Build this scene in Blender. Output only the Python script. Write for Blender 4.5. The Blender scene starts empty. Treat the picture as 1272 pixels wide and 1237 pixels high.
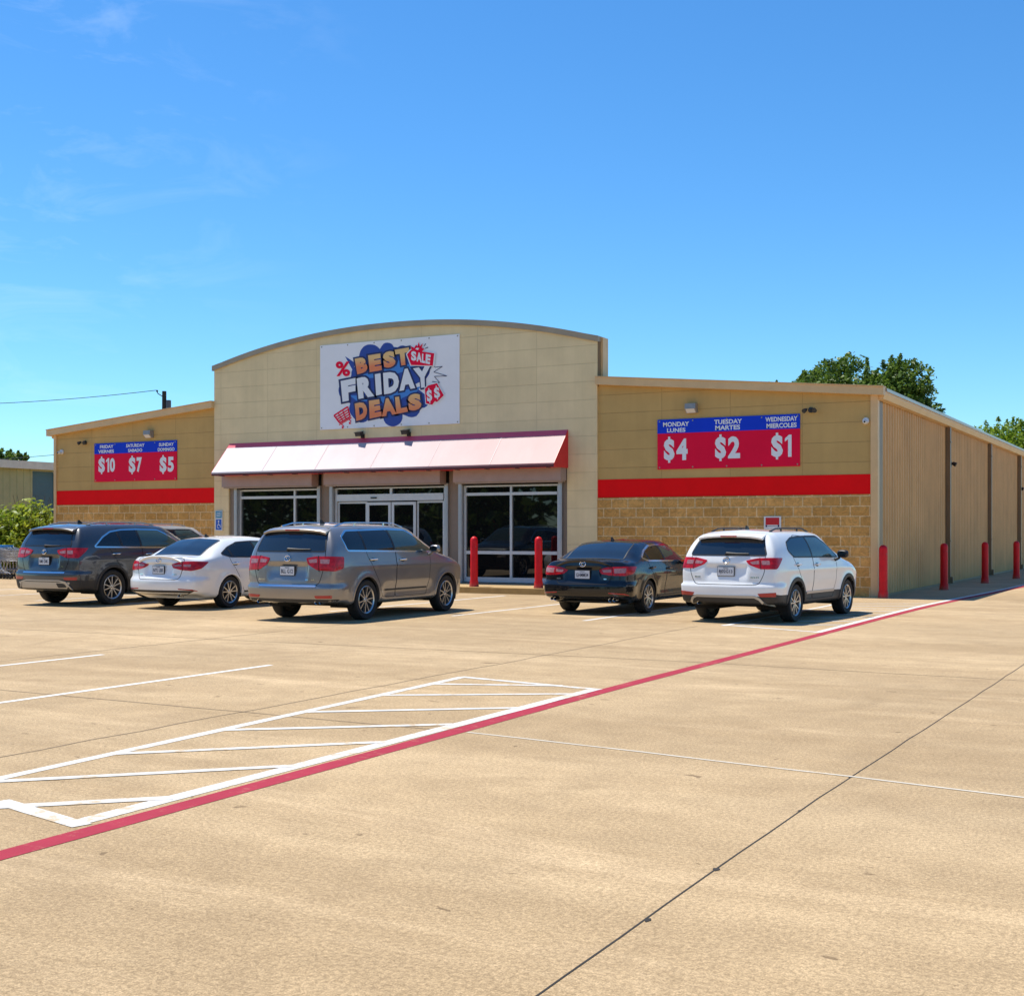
import bpy, bmesh, math, random
import numpy as np
from mathutils import Vector, Matrix
from mathutils.bvhtree import BVHTree
R = math.radians
random.seed(7); RNG = np.random.default_rng(7)
scene = bpy.context.scene
COL = scene.collection

# ------------------------------------------------------------------ camera
cam_d = bpy.data.cameras.new('camera')
cam = bpy.data.objects.new('camera', cam_d); COL.objects.link(cam)
cam_d.sensor_width = 36.0; cam_d.sensor_fit = 'HORIZONTAL'
cam_d.lens = 45.45; cam_d.shift_y = 0.0326
cam_d.clip_start = 0.1; cam_d.clip_end = 3000
cam.location = (7.09, -31.7, 1.6)
cam.rotation_euler = (R(90), 0, R(28.3))
scene.camera = cam

# ------------------------------------------------------------------ world + sun
SUN_DIR = Vector((-0.41, 0.032, 1.0)).normalized()      # towards the sun
elev = math.asin(SUN_DIR.z); azim = math.atan2(SUN_DIR.x, SUN_DIR.y)
world = bpy.data.worlds.new('World'); scene.world = world; world.use_nodes = True
wn = world.node_tree; wn.nodes.clear()
w_out = wn.nodes.new('ShaderNodeOutputWorld'); w_bg = wn.nodes.new('ShaderNodeBackground')
w_sky = wn.nodes.new('ShaderNodeTexSky'); w_sky.sky_type = 'NISHITA'; w_sky.sun_disc = False
w_sky.sun_elevation = elev; w_sky.sun_rotation = azim
w_sky.air_density = 1.0; w_sky.dust_density = 0.0; w_sky.ozone_density = 5.0; w_sky.altitude = 0
w_hs = wn.nodes.new('ShaderNodeHueSaturation'); w_hs.inputs['Saturation'].default_value = 1.16
w_hs.inputs['Value'].default_value = 1.0
w_tc = wn.nodes.new('ShaderNodeTexCoord'); w_map = wn.nodes.new('ShaderNodeMapping')
w_map.inputs['Scale'].default_value = (3.4, 3.4, 10.0); w_map.inputs['Rotation'].default_value = (0.0, 0.35, 0.3)
w_no = wn.nodes.new('ShaderNodeTexNoise'); w_no.inputs['Scale'].default_value = 2.6
w_no.inputs['Detail'].default_value = 9; w_no.inputs['Roughness'].default_value = 0.62; w_no.inputs['Distortion'].default_value = 0.7
w_r = wn.nodes.new('ShaderNodeValToRGB'); w_r.color_ramp.elements[0].position = 0.50; w_r.color_ramp.elements[1].position = 0.80
w_r.color_ramp.elements[1].color = (0.17, 0.17, 0.17, 1)
# thin cirrus only towards the left part of the sky
w_dot = wn.nodes.new('ShaderNodeVectorMath'); w_dot.operation = 'DOT_PRODUCT'
w_dot.inputs[1].default_value = Vector((-0.80, 0.48, 0.34)).normalized()
w_mr = wn.nodes.new('ShaderNodeMapRange'); w_mr.inputs['From Min'].default_value = 0.92; w_mr.inputs['From Max'].default_value = 0.99
w_mul = wn.nodes.new('ShaderNodeMath'); w_mul.operation = 'MULTIPLY'
w_mix = wn.nodes.new('ShaderNodeMixRGB'); w_mix.inputs['Color2'].default_value = (9.0, 9.4, 10.0, 1)
L = wn.links.new
L(w_tc.outputs['Generated'], w_map.inputs['Vector']); L(w_map.outputs['Vector'], w_no.inputs['Vector'])
L(w_no.outputs['Fac'], w_r.inputs['Fac']); L(w_tc.outputs['Generated'], w_dot.inputs[0])
L(w_dot.outputs['Value'], w_mr.inputs['Value']); L(w_r.outputs['Color'], w_mul.inputs[0]); L(w_mr.outputs['Result'], w_mul.inputs[1])
L(w_sky.outputs['Color'], w_hs.inputs['Color']); w_t = wn.nodes.new('ShaderNodeMixRGB'); w_t.blend_type = 'MULTIPLY'; w_t.inputs['Fac'].default_value = 1; w_t.inputs['Color2'].default_value = (.66, .935, 1.05, 1)
L(w_hs.outputs['Color'], w_t.inputs['Color1']); L(w_t.outputs['Color'], w_mix.inputs['Color1'])
L(w_mul.outputs['Value'], w_mix.inputs['Fac']); L(w_mix.outputs['Color'], w_bg.inputs['Color'])
w_bg.inputs['Strength'].default_value = 0.125
L(w_bg.outputs['Background'], w_out.inputs['Surface'])

sun_d = bpy.data.lights.new('sun', 'SUN'); sun = bpy.data.objects.new('sun', sun_d); COL.objects.link(sun)
sun_d.energy = 4.7; sun_d.angle = R(0.5); sun_d.color = (1.0, 0.95, 0.85)
sun.rotation_euler = SUN_DIR.to_track_quat('Z', 'Y').to_euler(); sun.location = (-20, 10, 40)
scene.view_settings.view_transform = 'Standard'; scene.view_settings.look = 'None'
scene.view_settings.exposure = 0.42; scene.view_settings.gamma = 1.0; scene.view_settings.use_curve_mapping = False

# ------------------------------------------------------------------ helpers: colour and materials
def lin(r, g, b):
    f = lambda c: (c/255/12.92 if c/255 <= 0.04045 else ((c/255+0.055)/1.055)**2.4)
    return (f(r), f(g), f(b), 1.0)
MATS = {}
def mat(name, color, rough=0.6, metal=0.0, spec=0.5, coat=0.0, var=0.0, vscale=3.0, bump=0.0, bscale=40.0, emit=None, coords='Object'):
    if name in MATS: return MATS[name]
    m = bpy.data.materials.new(name); m.use_nodes = True; nt = m.node_tree; b = nt.nodes['Principled BSDF']
    if len(color) == 3: color = (*color, 1)
    b.inputs['Base Color'].default_value = color; b.inputs['Roughness'].default_value = rough
    b.inputs['Metallic'].default_value = metal; b.inputs['Specular IOR Level'].default_value = spec
    b.inputs['Coat Weight'].default_value = coat; b.inputs['Coat Roughness'].default_value = 0.03
    if var or bump:
        tc = nt.nodes.new('ShaderNodeTexCoord')
    if var:
        n = nt.nodes.new('ShaderNodeTexNoise'); n.inputs['Scale'].default_value = vscale; n.inputs['Detail'].default_value = 6
        n.inputs['Roughness'].default_value = 0.65
        mx = nt.nodes.new('ShaderNodeMixRGB'); mx.blend_type = 'MULTIPLY'; mx.inputs['Fac'].default_value = 1
        rp = nt.nodes.new('ShaderNodeValToRGB'); rp.color_ramp.elements[0].position = .3; rp.color_ramp.elements[1].position = .7
        rp.color_ramp.elements[0].color = (1-var, 1-var, 1-var, 1); rp.color_ramp.elements[1].color = (1, 1, 1, 1)
        nt.links.new(tc.outputs[coords], n.inputs['Vector']); nt.links.new(n.outputs['Fac'], rp.inputs['Fac'])
        mx.inputs['Color1'].default_value = color; nt.links.new(rp.outputs['Color'], mx.inputs['Color2'])
        nt.links.new(mx.outputs['Color'], b.inputs['Base Color'])
    if bump:
        n2 = nt.nodes.new('ShaderNodeTexNoise'); n2.inputs['Scale'].default_value = bscale; n2.inputs['Detail'].default_value = 4
        bp = nt.nodes.new('ShaderNodeBump'); bp.inputs['Strength'].default_value = bump; bp.inputs['Distance'].default_value = 0.02
        nt.links.new(tc.outputs[coords], n2.inputs['Vector']); nt.links.new(n2.outputs['Fac'], bp.inputs['Height'])
        nt.links.new(bp.outputs['Normal'], b.inputs['Normal'])
    if emit:
        b.inputs['Emission Color'].default_value = color; b.inputs['Emission Strength'].default_value = emit
    MATS[name] = m; return m

class NT:
    """small node-building helper"""
    def __init__(s, name):
        s.m = bpy.data.materials.new(name); s.m.use_nodes = True; s.t = s.m.node_tree; s.b = s.t.nodes['Principled BSDF']
    def n(s, typ, **kw):
        nd = s.t.nodes.new(typ)
        for k, v in kw.items():
            if k.startswith('_'): setattr(nd, k[1:], v)
            else: nd.inputs[k.replace('__', ' ')].default_value = v
        return nd
    def l(s, a, b): s.t.links.new(a, b)
    def tex(s, scale, detail=5, rough=.6, vec=None, dist=0):
        nd = s.n('ShaderNodeTexNoise', Scale=scale, Detail=detail, Roughness=rough, Distortion=dist)
        if vec: s.l(vec, nd.inputs['Vector'])
        return nd.outputs['Fac']
    def ramp(s, fac, p0, c0, p1, c1):
        nd = s.t.nodes.new('ShaderNodeValToRGB'); e = nd.color_ramp.elements
        e[0].position = p0; e[0].color = c0 if len(c0) == 4 else (*c0, 1); e[1].position = p1; e[1].color = c1 if len(c1) == 4 else (*c1, 1)
        s.l(fac, nd.inputs['Fac']); return nd.outputs['Color']
    def mix(s, fac, a, b, mode='MIX'):
        nd = s.t.nodes.new('ShaderNodeMixRGB'); nd.blend_type = mode
        for i, v in ((0, fac), (1, a), (2, b)):
            if isinstance(v, (int, float)): nd.inputs[i].default_value = v
            elif isinstance(v, tuple): nd.inputs[i].default_value = v if len(v) == 4 else (*v, 1)
            else: s.l(v, nd.inputs[i])
        return nd.outputs['Color']
    def math(s, op, a, b=None):
        nd = s.t.nodes.new('ShaderNodeMath'); nd.operation = op
        for i, v in ((0, a), (1, b)):
            if v is None: continue
            if isinstance(v, (int, float)): nd.inputs[i].default_value = v
            else: s.l(v, nd.inputs[i])
        return nd.outputs['Value']
    def bump(s, h, strength, dist=0.02, normal=None):
        nd = s.n('ShaderNodeBump', Strength=strength, Distance=dist); s.l(h, nd.inputs['Height'])
        if normal: s.l(normal, nd.inputs['Normal'])
        return nd.outputs['Normal']
    def coords(s, kind='Object'):
        return s.t.nodes.new('ShaderNodeTexCoord').outputs[kind]
    def mapping(s, vec, scale=(1, 1, 1), rot=(0, 0, 0)):
        nd = s.n('ShaderNodeMapping', Scale=scale, Rotation=rot); s.l(vec, nd.inputs['Vector']); return nd.outputs['Vector']
    def xz(s, vec, ox=0.0, oz=0.0):
        sp = s.t.nodes.new('ShaderNodeSeparateXYZ'); s.l(vec, sp.inputs[0]); cb = s.t.nodes.new('ShaderNodeCombineXYZ')
        s.l(s.math('ADD', sp.outputs['X'], ox), cb.inputs['X']); s.l(s.math('ADD', sp.outputs['Z'], oz), cb.inputs['Y'])
        return cb.outputs[0]

def concrete_mat(name, base, streak=True):
    k = NT(name); v = k.coords()
    big = k.tex(0.16, 6, .6, v, .4)
    col = k.ramp(big, .32, tuple(c*.80 for c in base), .68, tuple(c*1.08 for c in base))
    # worn streaks along the drive lanes
    st = k.tex(1.0, 7, .7, k.mapping(v, (.10, .55, 1), (0, 0, R(-28))), .8)
    col = k.mix(k.ramp(st, .40, (1, 1, 1), .60, (0, 0, 0)), col, k.mix(.50, col, (base[0]*.62, base[1]*.58, base[2]*.52)))
    st2 = k.tex(1.0, 8, .72, k.mapping(v, (.16, .9, 1), (0, 0, R(-20))), .5)
    col = k.mix(k.ramp(st2, .55, (0, 0, 0), .72, (.55, .55, .55)), col, (min(base[0]*1.3, .9), min(base[1]*1.32, .9), min(base[2]*1.38, .9)))
    # mottling and sand grain
    mid = k.tex(2.3, 8, .7, v)
    col = k.mix(1, col, k.ramp(mid, .34, (.88, .87, .86), .66, (1.07, 1.07, 1.07)), 'MULTIPLY')
    fine = k.tex(42, 6, .75, v)
    col = k.mix(1, col, k.ramp(fine, .40, (.76, .75, .73), .60, (1.20, 1.20, 1.20)), 'MULTIPLY')
    fine2 = k.tex(120, 3, .7, v)
    col = k.mix(1, col, k.ramp(fine2, .40, (.78, .78, .77), .60, (1.20, 1.20, 1.20)), 'MULTIPLY')
    # small dark spots and oil marks
    sp = k.tex(4.0, 3, .5, k.mapping(v, (1, 1.4, 1)), .6)
    col = k.mix(k.ramp(sp, .70, (0, 0, 0), .73, (.7, .7, .7)), col, (base[0]*.28, base[1]*.25, base[2]*.22))
    sp2 = k.tex(.45, 7, .7, v, 1.2)
    col = k.mix(k.ramp(sp2, .57, (0, 0, 0), .72, (.42, .42, .42)), col, (base[0]*.45, base[1]*.42, base[2]*.38))
    k.l(col, k.b.inputs['Base Color']); k.b.inputs['Roughness'].default_value = .88; k.b.inputs['Specular IOR Level'].default_value = .25
    k.l(k.bump(fine2, .3, .006, k.bump(fine, .5, .014, k.bump(mid, .25, .02))), k.b.inputs['Normal'])
    return k.m
CONC = (0.505, 0.364, 0.208)
M_CONC = concrete_mat('worn concrete', CONC)
M_WALK = concrete_mat('walkway concrete', (0.58, 0.42, 0.22))

def paint_mat(name, base, wear=.62, under=CONC):
    k = NT(name); v = k.coords()
    a = k.tex(9, 8, .75, v); b2 = k.tex(1.1, 4, .6, v)
    f = k.math('ADD', k.math('MULTIPLY', a, .65), k.math('MULTIPLY', b2, .35))
    w = k.ramp(f, wear, (0, 0, 0), wear+.09, (.85, .85, .85))
    c = k.mix(1, base, k.ramp(k.tex(3, 6, .7, v), .3, (.86, .86, .86), .7, (1.04, 1.04, 1.04)), 'MULTIPLY')
    k.l(k.mix(w, c, under), k.b.inputs['Base Color']); k.b.inputs['Roughness'].default_value = .8; k.b.inputs['Specular IOR Level'].default_value = .12
    k.l(k.bump(k.tex(60, 4, .7, v), .25, .01), k.b.inputs['Normal'])
    return k.m
M_WHITE_LINE = paint_mat('white road paint', (.66, .64, .60), .52)
M_THIN_LINE = paint_mat('thin worn road paint', (.78, .74, .68), .58)
M_RED_LINE = paint_mat('red fire lane paint', (.36, .036, .058), .54, (.42, .15, .11))
M_JOINT = mat('joint filler', (.035, .028, .022), .9, var=.4, vscale=6)
M_JOINT_FAINT = mat('faint joint', (.26, .18, .10), .9, var=.3, vscale=4)
M_SEALANT = paint_mat('pale joint sealant', (.62, .56, .46), .52)

def siding_mat(name, base, ox, oz, joint=.78):
    k = NT(name); v = k.coords()
    br = k.t.nodes.new('ShaderNodeTexBrick'); br.offset = 0; br.offset_frequency = 2; br.squash = 1
    br.inputs['Scale'].default_value = 1; br.inputs['Brick Width'].default_value = 1.87; br.inputs['Row Height'].default_value = .488
    br.inputs['Mortar Size'].default_value = .009; br.inputs['Mortar Smooth'].default_value = .2
    br.inputs['Color1'].default_value = (*base, 1); br.inputs['Color2'].default_value = (base[0]*.96, base[1]*.96, base[2]*.95, 1)
    br.inputs['Mortar'].default_value = (base[0]*joint, base[1]*joint, base[2]*joint, 1)
    k.l(k.xz(v, ox, oz), br.inputs['Vector'])
    col = k.mix(1, br.outputs['Color'], k.ramp(k.tex(.8, 6, .65, v), .3, (.88, .88, .87), .7, (1.05, 1.05, 1.05)), 'MULTIPLY')
    st = k.tex(1, 6, .7, k.mapping(v, (2.5, 1, .12)))
    col = k.mix(1, col, k.ramp(st, .35, (.94, .94, .93), .6, (1, 1, 1)), 'MULTIPLY')
    k.l(col, k.b.inputs['Base Color']); k.b.inputs['Roughness'].default_value = .75; k.b.inputs['Specular IOR Level'].default_value = .3
    inv = k.math('SUBTRACT', 1.0, br.outputs['Fac'])
    k.l(k.bump(k.tex(70, 4, .7, v), .12, .01, k.bump(inv, .6, .012)), k.b.inputs['Normal'])
    return k.m
M_SIDING = siding_mat('olive tan panel siding', (.59, .375, .13), 5.52+18.7*2, .12)
M_SIDING_E = siding_mat('cream panel siding', (.84, .655, .365), 11.04+18.7, .22, .86)

def block_mat(name):
    k = NT(name); v = k.coords(); p = k.xz(v, 100, 0)
    br = k.t.nodes.new('ShaderNodeTexBrick'); br.offset = .5; br.squash = 1
    br.inputs['Scale'].default_value = 1; br.inputs['Brick Width'].default_value = .47; br.inputs['Row Height'].default_value = .246
    br.inputs['Mortar Size'].default_value = .017; br.inputs['Mortar Smooth'].default_value = .25; br.inputs['Bias'].default_value = 0
    br.inputs['Color1'].default_value = (.66, .345, .095, 1); br.inputs['Color2'].default_value = (.86, .465, .145, 1)
    br.inputs['Mortar'].default_value = (.93, .66, .34, 1)
    k.l(p, br.inputs['Vector'])
    rough = k.tex(5, 8, .72, v, 2.2)
    col = k.mix(1, br.outputs['Color'], k.ramp(rough, .36, (.76, .74, .70), .62, (1.12, 1.12, 1.10)), 'MULTIPLY')
    col = k.mix(1, col, k.ramp(k.tex(1.1, 5, .6, v), .3, (.86, .85, .84), .7, (1.05, 1.05, 1.05)), 'MULTIPLY')
    k.l(col, k.b.inputs['Base Color']); k.b.inputs['Roughness'].default_value = .9; k.b.inputs['Specular IOR Level'].default_value = .2
    inv = k.math('SUBTRACT', 1.0, br.outputs['Fac'])
    k.l(k.bump(rough, 1.0, .06, k.bump(inv, 1.0, .03)), k.b.inputs['Normal'])
    return k.m
M_BLOCK = block_mat('split face block')

M_STRIPE = mat('red stripe paint', (.94, .002, .004), .6, spec=.15, var=.12, vscale=1.5, bump=.08)
M_TRIM = mat('tan metal trim', (.74, .485, .225), .45, var=.15, vscale=2.0)
M_TRIM_D = mat('brown metal trim', (.24, .15, .075), .45, var=.2, vscale=2.0)
M_COPING = mat('weathered coping metal', (.42, .30, .19), .4, .3, var=.2, vscale=2)
M_ROOF = mat('galvanised roof sheet', (.55, .50, .44), .4, .5, var=.15)
def rib_mat():
    k = NT('ribbed tan wall sheet'); v = k.coords()
    col = k.mix(1, (.70, .41, .16), k.ramp(k.tex(.7, 6, .65, v), .3, (.84, .83, .82), .7, (1.06, 1.06, 1.06)), 'MULTIPLY')
    col = k.mix(1, col, k.ramp(k.tex(1, 6, .7, k.mapping(v, (1, 2.2, .15))), .35, (.86, .85, .83), .6, (1, 1, 1)), 'MULTIPLY')
    k.l(col, k.b.inputs['Base Color']); k.b.inputs['Roughness'].default_value = .5
    return k.m
M_RIB = rib_mat()
M_ALU = mat('brushed aluminium frame', (.48, .47, .46), .38, .75, var=.12, vscale=4)
M_ALU_W = mat('pale frame metal', (.62, .61, .60), .4, .45, var=.1, vscale=4)
M_SHUT = mat('mauve shutter housing', (.40, .30, .255), .5, .1, var=.15, vscale=3)
M_GLASS = mat('dark tinted storefront glass', (.006, .0065, .007), .015, 0, .55)
M_PIER = mat('taupe pier', (.27, .205, .15), .6, var=.15)
def awning_mat():
    k = NT('awning vinyl with painted glare'); v = k.coords()
    sp = k.t.nodes.new('ShaderNodeSeparateXYZ'); k.l(v, sp.inputs[0])
    n = k.tex(.5, 5, .6, k.mapping(v, (1, .4, .4)))
    f = k.math('ADD', sp.outputs['X'], k.math('MULTIPLY', n, 4.0))
    mr = k.n('ShaderNodeMapRange'); mr.inputs['From Min'].default_value = -16.5; mr.inputs['From Max'].default_value = -7.5
    k.l(f, mr.inputs['Value'])
    col = k.mix(mr.outputs['Result'], (.70, .62, .61), (.34, .125, .135))  # whitened towards the left end to stand for sun glare on the vinyl
    col = k.mix(1, col, k.ramp(k.tex(2, 6, .7, v), .3, (.93, .92, .92), .7, (1, 1, 1)), 'MULTIPLY')
    k.l(col, k.b.inputs['Base Color']); k.b.inputs['Roughness'].default_value = .5
    return k.m
M_AWN = awning_mat()
M_AWN_RED = mat('red awning vinyl', (.72, .012, .022), .4, var=.12, vscale=2)
M_AWN_SHADE = mat('crimson awning shade band', (.80, .085, .14), .4, var=.1, vscale=2)  # colour of the parapet's shadow, painted along the awning top
M_BOL = mat('red bollard sleeve', (.74, .005, .012), .45, spec=.3, var=.14, vscale=5)
def bol_mat():
    k = NT('chipped red bollard sleeve'); v = k.coords()
    col = k.mix(1, (.74, .005, .012), k.ramp(k.tex(4, 6, .7, v), .35, (.78, .78, .78), .65, (1, 1, 1)), 'MULTIPLY')
    col = k.mix(k.ramp(k.tex(11, 5, .6, k.mapping(v, (1, 1, .5))), .66, (0, 0, 0), .69, (.8, .8, .8)), col, (.16, .10, .08))
    sp = k.t.nodes.new('ShaderNodeSeparateXYZ'); k.l(v, sp.inputs[0])
    dirt = k.math('ADD', sp.outputs['Z'], k.math('MULTIPLY', k.tex(7, 5, .7, v), .25))
    col = k.mix(k.ramp(dirt, .12, (.7, .7, .7), .26, (0, 0, 0)), col, (.20, .12, .07))
    k.l(col, k.b.inputs['Base Color']); k.b.inputs['Roughness'].default_value = .45; k.b.inputs['Specular IOR Level'].default_value = .3
    return k.m
M_BOL = bol_mat()
M_BLACK = mat('black plastic', (.012, .012, .013), .5, bump=.05, bscale=80)
M_DARKGREY = mat('dark grey plastic', (.035, .034, .033), .6, bump=.08, bscale=60)
M_LAMPGREY = mat('weathered lamp grey', (.36, .33, .29), .5, .3, var=.2, vscale=8)
M_WHITE = mat('white plastic', (.75, .75, .74), .4, var=.08)
M_LENS = mat('frosted lens', (.70, .68, .62), .3)
M_CHROME = mat('chrome', (.78, .78, .78), .12, 1.0)
M_STEEL = mat('zinc wire', (.45, .46, .48), .35, .8, var=.15)
M_TYRE = mat('tyre rubber', (.014, .0135, .013), .8, bump=.3, bscale=30)
M_RIM = mat('alloy rim', (.55, .54, .53), .28, .9)
M_RIMDARK = mat('dark wheel metal', (.03, .03, .032), .5, .5)  # near-black metal of the disc behind the spokes
M_WELL = mat('wheel well liner', (.008, .008, .008), .95)
M_CLAD = mat('black bumper cladding', (.022, .021, .021), .55, bump=.06, bscale=120)
M_SKID = mat('silver skid trim', (.42, .41, .39), .35, .6)
M_AUTOGLASS = mat('tinted car glass', (.010, .012, .014), .02, 0, .6)
M_AUTOGLASS_F = mat('tinted glass with painted through light', (.055, .085, .072), .02, 0, .6)  # tint lightened to green to stand for daylight showing through the cabin
M_REAR_G = mat('rear window glass', (.012, .018, .026), .02, 0, .95)
def light_mat():
    k = NT('red tail lamp lens'); v = k.coords()
    k.l(k.mix(k.ramp(k.tex(14, 2, .5, v), .4, (0, 0, 0), .6, (1, 1, 1)), (.36, .002, .006), (.56, .006, .012)), k.b.inputs['Base Color'])
    k.b.inputs['Roughness'].default_value = .3; k.b.inputs['Specular IOR Level'].default_value = .25; k.b.inputs['Coat Weight'].default_value = .35; k.b.inputs['Coat Roughness'].default_value = .03
    return k.m
M_TAIL = light_mat()
M_TAILW = mat('clear reversing lens', (.50, .24, .24), .2, 0, .4, .3, var=.5, vscale=30)
M_REFL = mat('red reflector', (.40, .010, .015), .2, 0, .5, .6)
M_PLATE = mat('licence plate white', (.68, .70, .72), .35, var=.06, vscale=12)
M_PLATE_T = mat('plate lettering blue black', (.02, .03, .07), .5)
M_SEAM = mat('panel gap', (.006, .006, .006), .9)
def car_paint(name, col, metal=0.0, rough=.35):
    k = NT(name); v = k.coords()
    k.b.inputs['Base Color'].default_value = (*col, 1); k.b.inputs['Metallic'].default_value = metal; k.b.inputs['Roughness'].default_value = rough
    k.b.inputs['Coat Weight'].default_value = 1; k.b.inputs['Coat Roughness'].default_value = .025; k.b.inputs['Coat IOR'].default_value = 1.55
    d = k.tex(1.3, 5, .6, v)
    k.l(k.mix(1, col, k.ramp(d, .3, (.90, .90, .89), .7, (1, 1, 1)), 'MULTIPLY'), k.b.inputs['Base Color'])
    k.l(k.ramp(k.tex(3, 5, .6, v), .35, (rough, rough, rough), .7, (rough+.12,)*3), k.b.inputs['Roughness'])
    return k.m

# ------------------------------------------------------------------ helpers: meshes and objects
class MB:
    def __init__(s): s.v = []; s.f = []; s.m = []; s.smooth = []
    def add(s, vs, fs, m=0, smooth=False):
        o = len(s.v); s.v += [tuple(p) for p in vs]
        for f in fs: s.f.append(tuple(o+i for i in f)); s.m.append(m); s.smooth.append(smooth)
    def box(s, x0, x1, y0, y1, z0, z1, m=0):
        s.add([(x0,y0,z0),(x1,y0,z0),(x1,y1,z0),(x0,y1,z0),(x0,y0,z1),(x1,y0,z1),(x1,y1,z1),(x0,y1,z1)],
              [(0,3,2,1),(4,5,6,7),(0,1,5,4),(1,2,6,5),(2,3,7,6),(3,0,4,7)], m)
    def obox(s, c, ax, ay, az, m=0):
        c = Vector(c); ax = Vector(ax); ay = Vector(ay); az = Vector(az)
        p = [c+i*ax+j*ay+k*az for k in (-1, 1) for j, i in ((-1, -1), (-1, 1), (1, 1), (1, -1))]
        s.add(p, [(0,3,2,1),(4,5,6,7),(0,1,5,4),(1,2,6,5),(2,3,7,6),(3,0,4,7)], m)
    def prism_y(s, poly, y0, y1, m=0):      # poly in (x,z)
        n = len(poly)
        s.add([(x, y0, z) for x, z in poly]+[(x, y1, z) for x, z in poly],
              [tuple(range(n)), tuple(range(2*n-1, n-1, -1))]+[(i, n+i, n+(i+1) % n, (i+1) % n) for i in range(n)], m)
    def prism_x(s, poly, x0, x1, m=0):      # poly in (y,z)
        n = len(poly)
        s.add([(x0, y, z) for y, z in poly]+[(x1, y, z) for y, z in poly],
              [tuple(range(n)), tuple(range(2*n-1, n-1, -1))]+[(i, n+i, n+(i+1) % n, (i+1) % n) for i in range(n)], m)
    def tube(s, path, r, n=8, m=0, caps=True, smooth=True):
        path = [Vector(p) for p in path]; rings = []
        rr = r if isinstance(r, (list, tuple)) else [r]*len(path)
        up = None
        for i, p in enumerate(path):
            d = (path[min(i+1, len(path)-1)]-path[max(i-1, 0)]).normalized()
            if up is None: up = Vector((0, 0, 1)) if abs(d.z) < .9 else Vector((1, 0, 0))
            a = d.cross(up).normalized(); b = a.cross(d).normalized(); up = b
            rings.append([p+rr[i]*(math.cos(t)*a+math.sin(t)*b) for t in [2*math.pi*k/n for k in range(n)]])
        vs = [v for r_ in rings for v in r_]; fs = []
        for i in range(len(path)-1):
            for k in range(n): fs.append((i*n+k, i*n+(k+1) % n, (i+1)*n+(k+1) % n, (i+1)*n+k))
        s.add(vs, fs, m, smooth)
        if caps:
            s.add(rings[0], [tuple(range(n-1, -1, -1))], m); s.add(rings[-1], [tuple(range(n))], m)
    def lathe(s, prof, c, axis='z', n=24, m=0, smooth=True):   # prof: (r, h)
        vs = []; c = Vector(c)
        for r, h in prof:
            for k in range(n):
                t = 2*math.pi*k/n; u, w = r*math.cos(t), r*math.sin(t)
                vs.append(c+(Vector((u, w, h)) if axis == 'z' else Vector((h, u, w)) if axis == 'x' else Vector((w, h, u))))
        fs = [(i*n+k, i*n+(k+1) % n, (i+1)*n+(k+1) % n, (i+1)*n+k) for i in range(len(prof)-1) for k in range(n)]
        s.add(vs, fs, m, smooth)
    def build(s, name, mats, parent=None, sharp=35, fix=True, recenter=False):
        me = bpy.data.meshes.new(name)
        off = Vector((0, 0, 0))
        if recenter:
            a = np.array(s.v); off = Vector(((a[:, 0].min()+a[:, 0].max())/2, (a[:, 1].min()+a[:, 1].max())/2, a[:, 2].min()))
            s.v = [tuple(Vector(p)-off) for p in s.v]
        me.from_pydata(s.v, [], s.f)
        for mm in (mats if isinstance(mats, (list, tuple)) else [mats]): me.materials.append(mm)
        me.polygons.foreach_set('material_index', s.m)
        if fix:
            bm = bmesh.new(); bm.from_mesh(me); bmesh.ops.remove_doubles(bm, verts=bm.verts, dist=1e-5)
            bmesh.ops.recalc_face_normals(bm, faces=bm.faces); bm.to_mesh(me); bm.free()
        if sharp is not None and any(s.smooth):
            for p in me.polygons: p.use_smooth = True
            me.set_sharp_from_angle(angle=R(sharp))
        o = bpy.data.objects.new(name, me); COL.objects.link(o)
        o.location = off
        if parent: o.parent = parent
        return o

def tag(o, label=None, cat=None, group=None, kind=None):
    if label: o['label'] = label
    if cat: o['category'] = cat
    if group: o['group'] = group
    if kind: o['kind'] = kind
    return o
def empty(name, loc, label, cat, group=None, rz=0):
    o = bpy.data.objects.new(name, None); COL.objects.link(o); o.empty_display_size = .2
    o.location = loc; o.rotation_euler = (0, 0, rz); return tag(o, label, cat, group)
def structure(mb, name, m, **kw): return tag(mb.build(name, m, **kw), kind='structure')
def copy_thing(o, parent=None):
    c = o.copy(); COL.objects.link(c)
    if parent: c.parent = parent
    for ch in list(o.children): copy_thing(ch, c)
    return c

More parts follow.
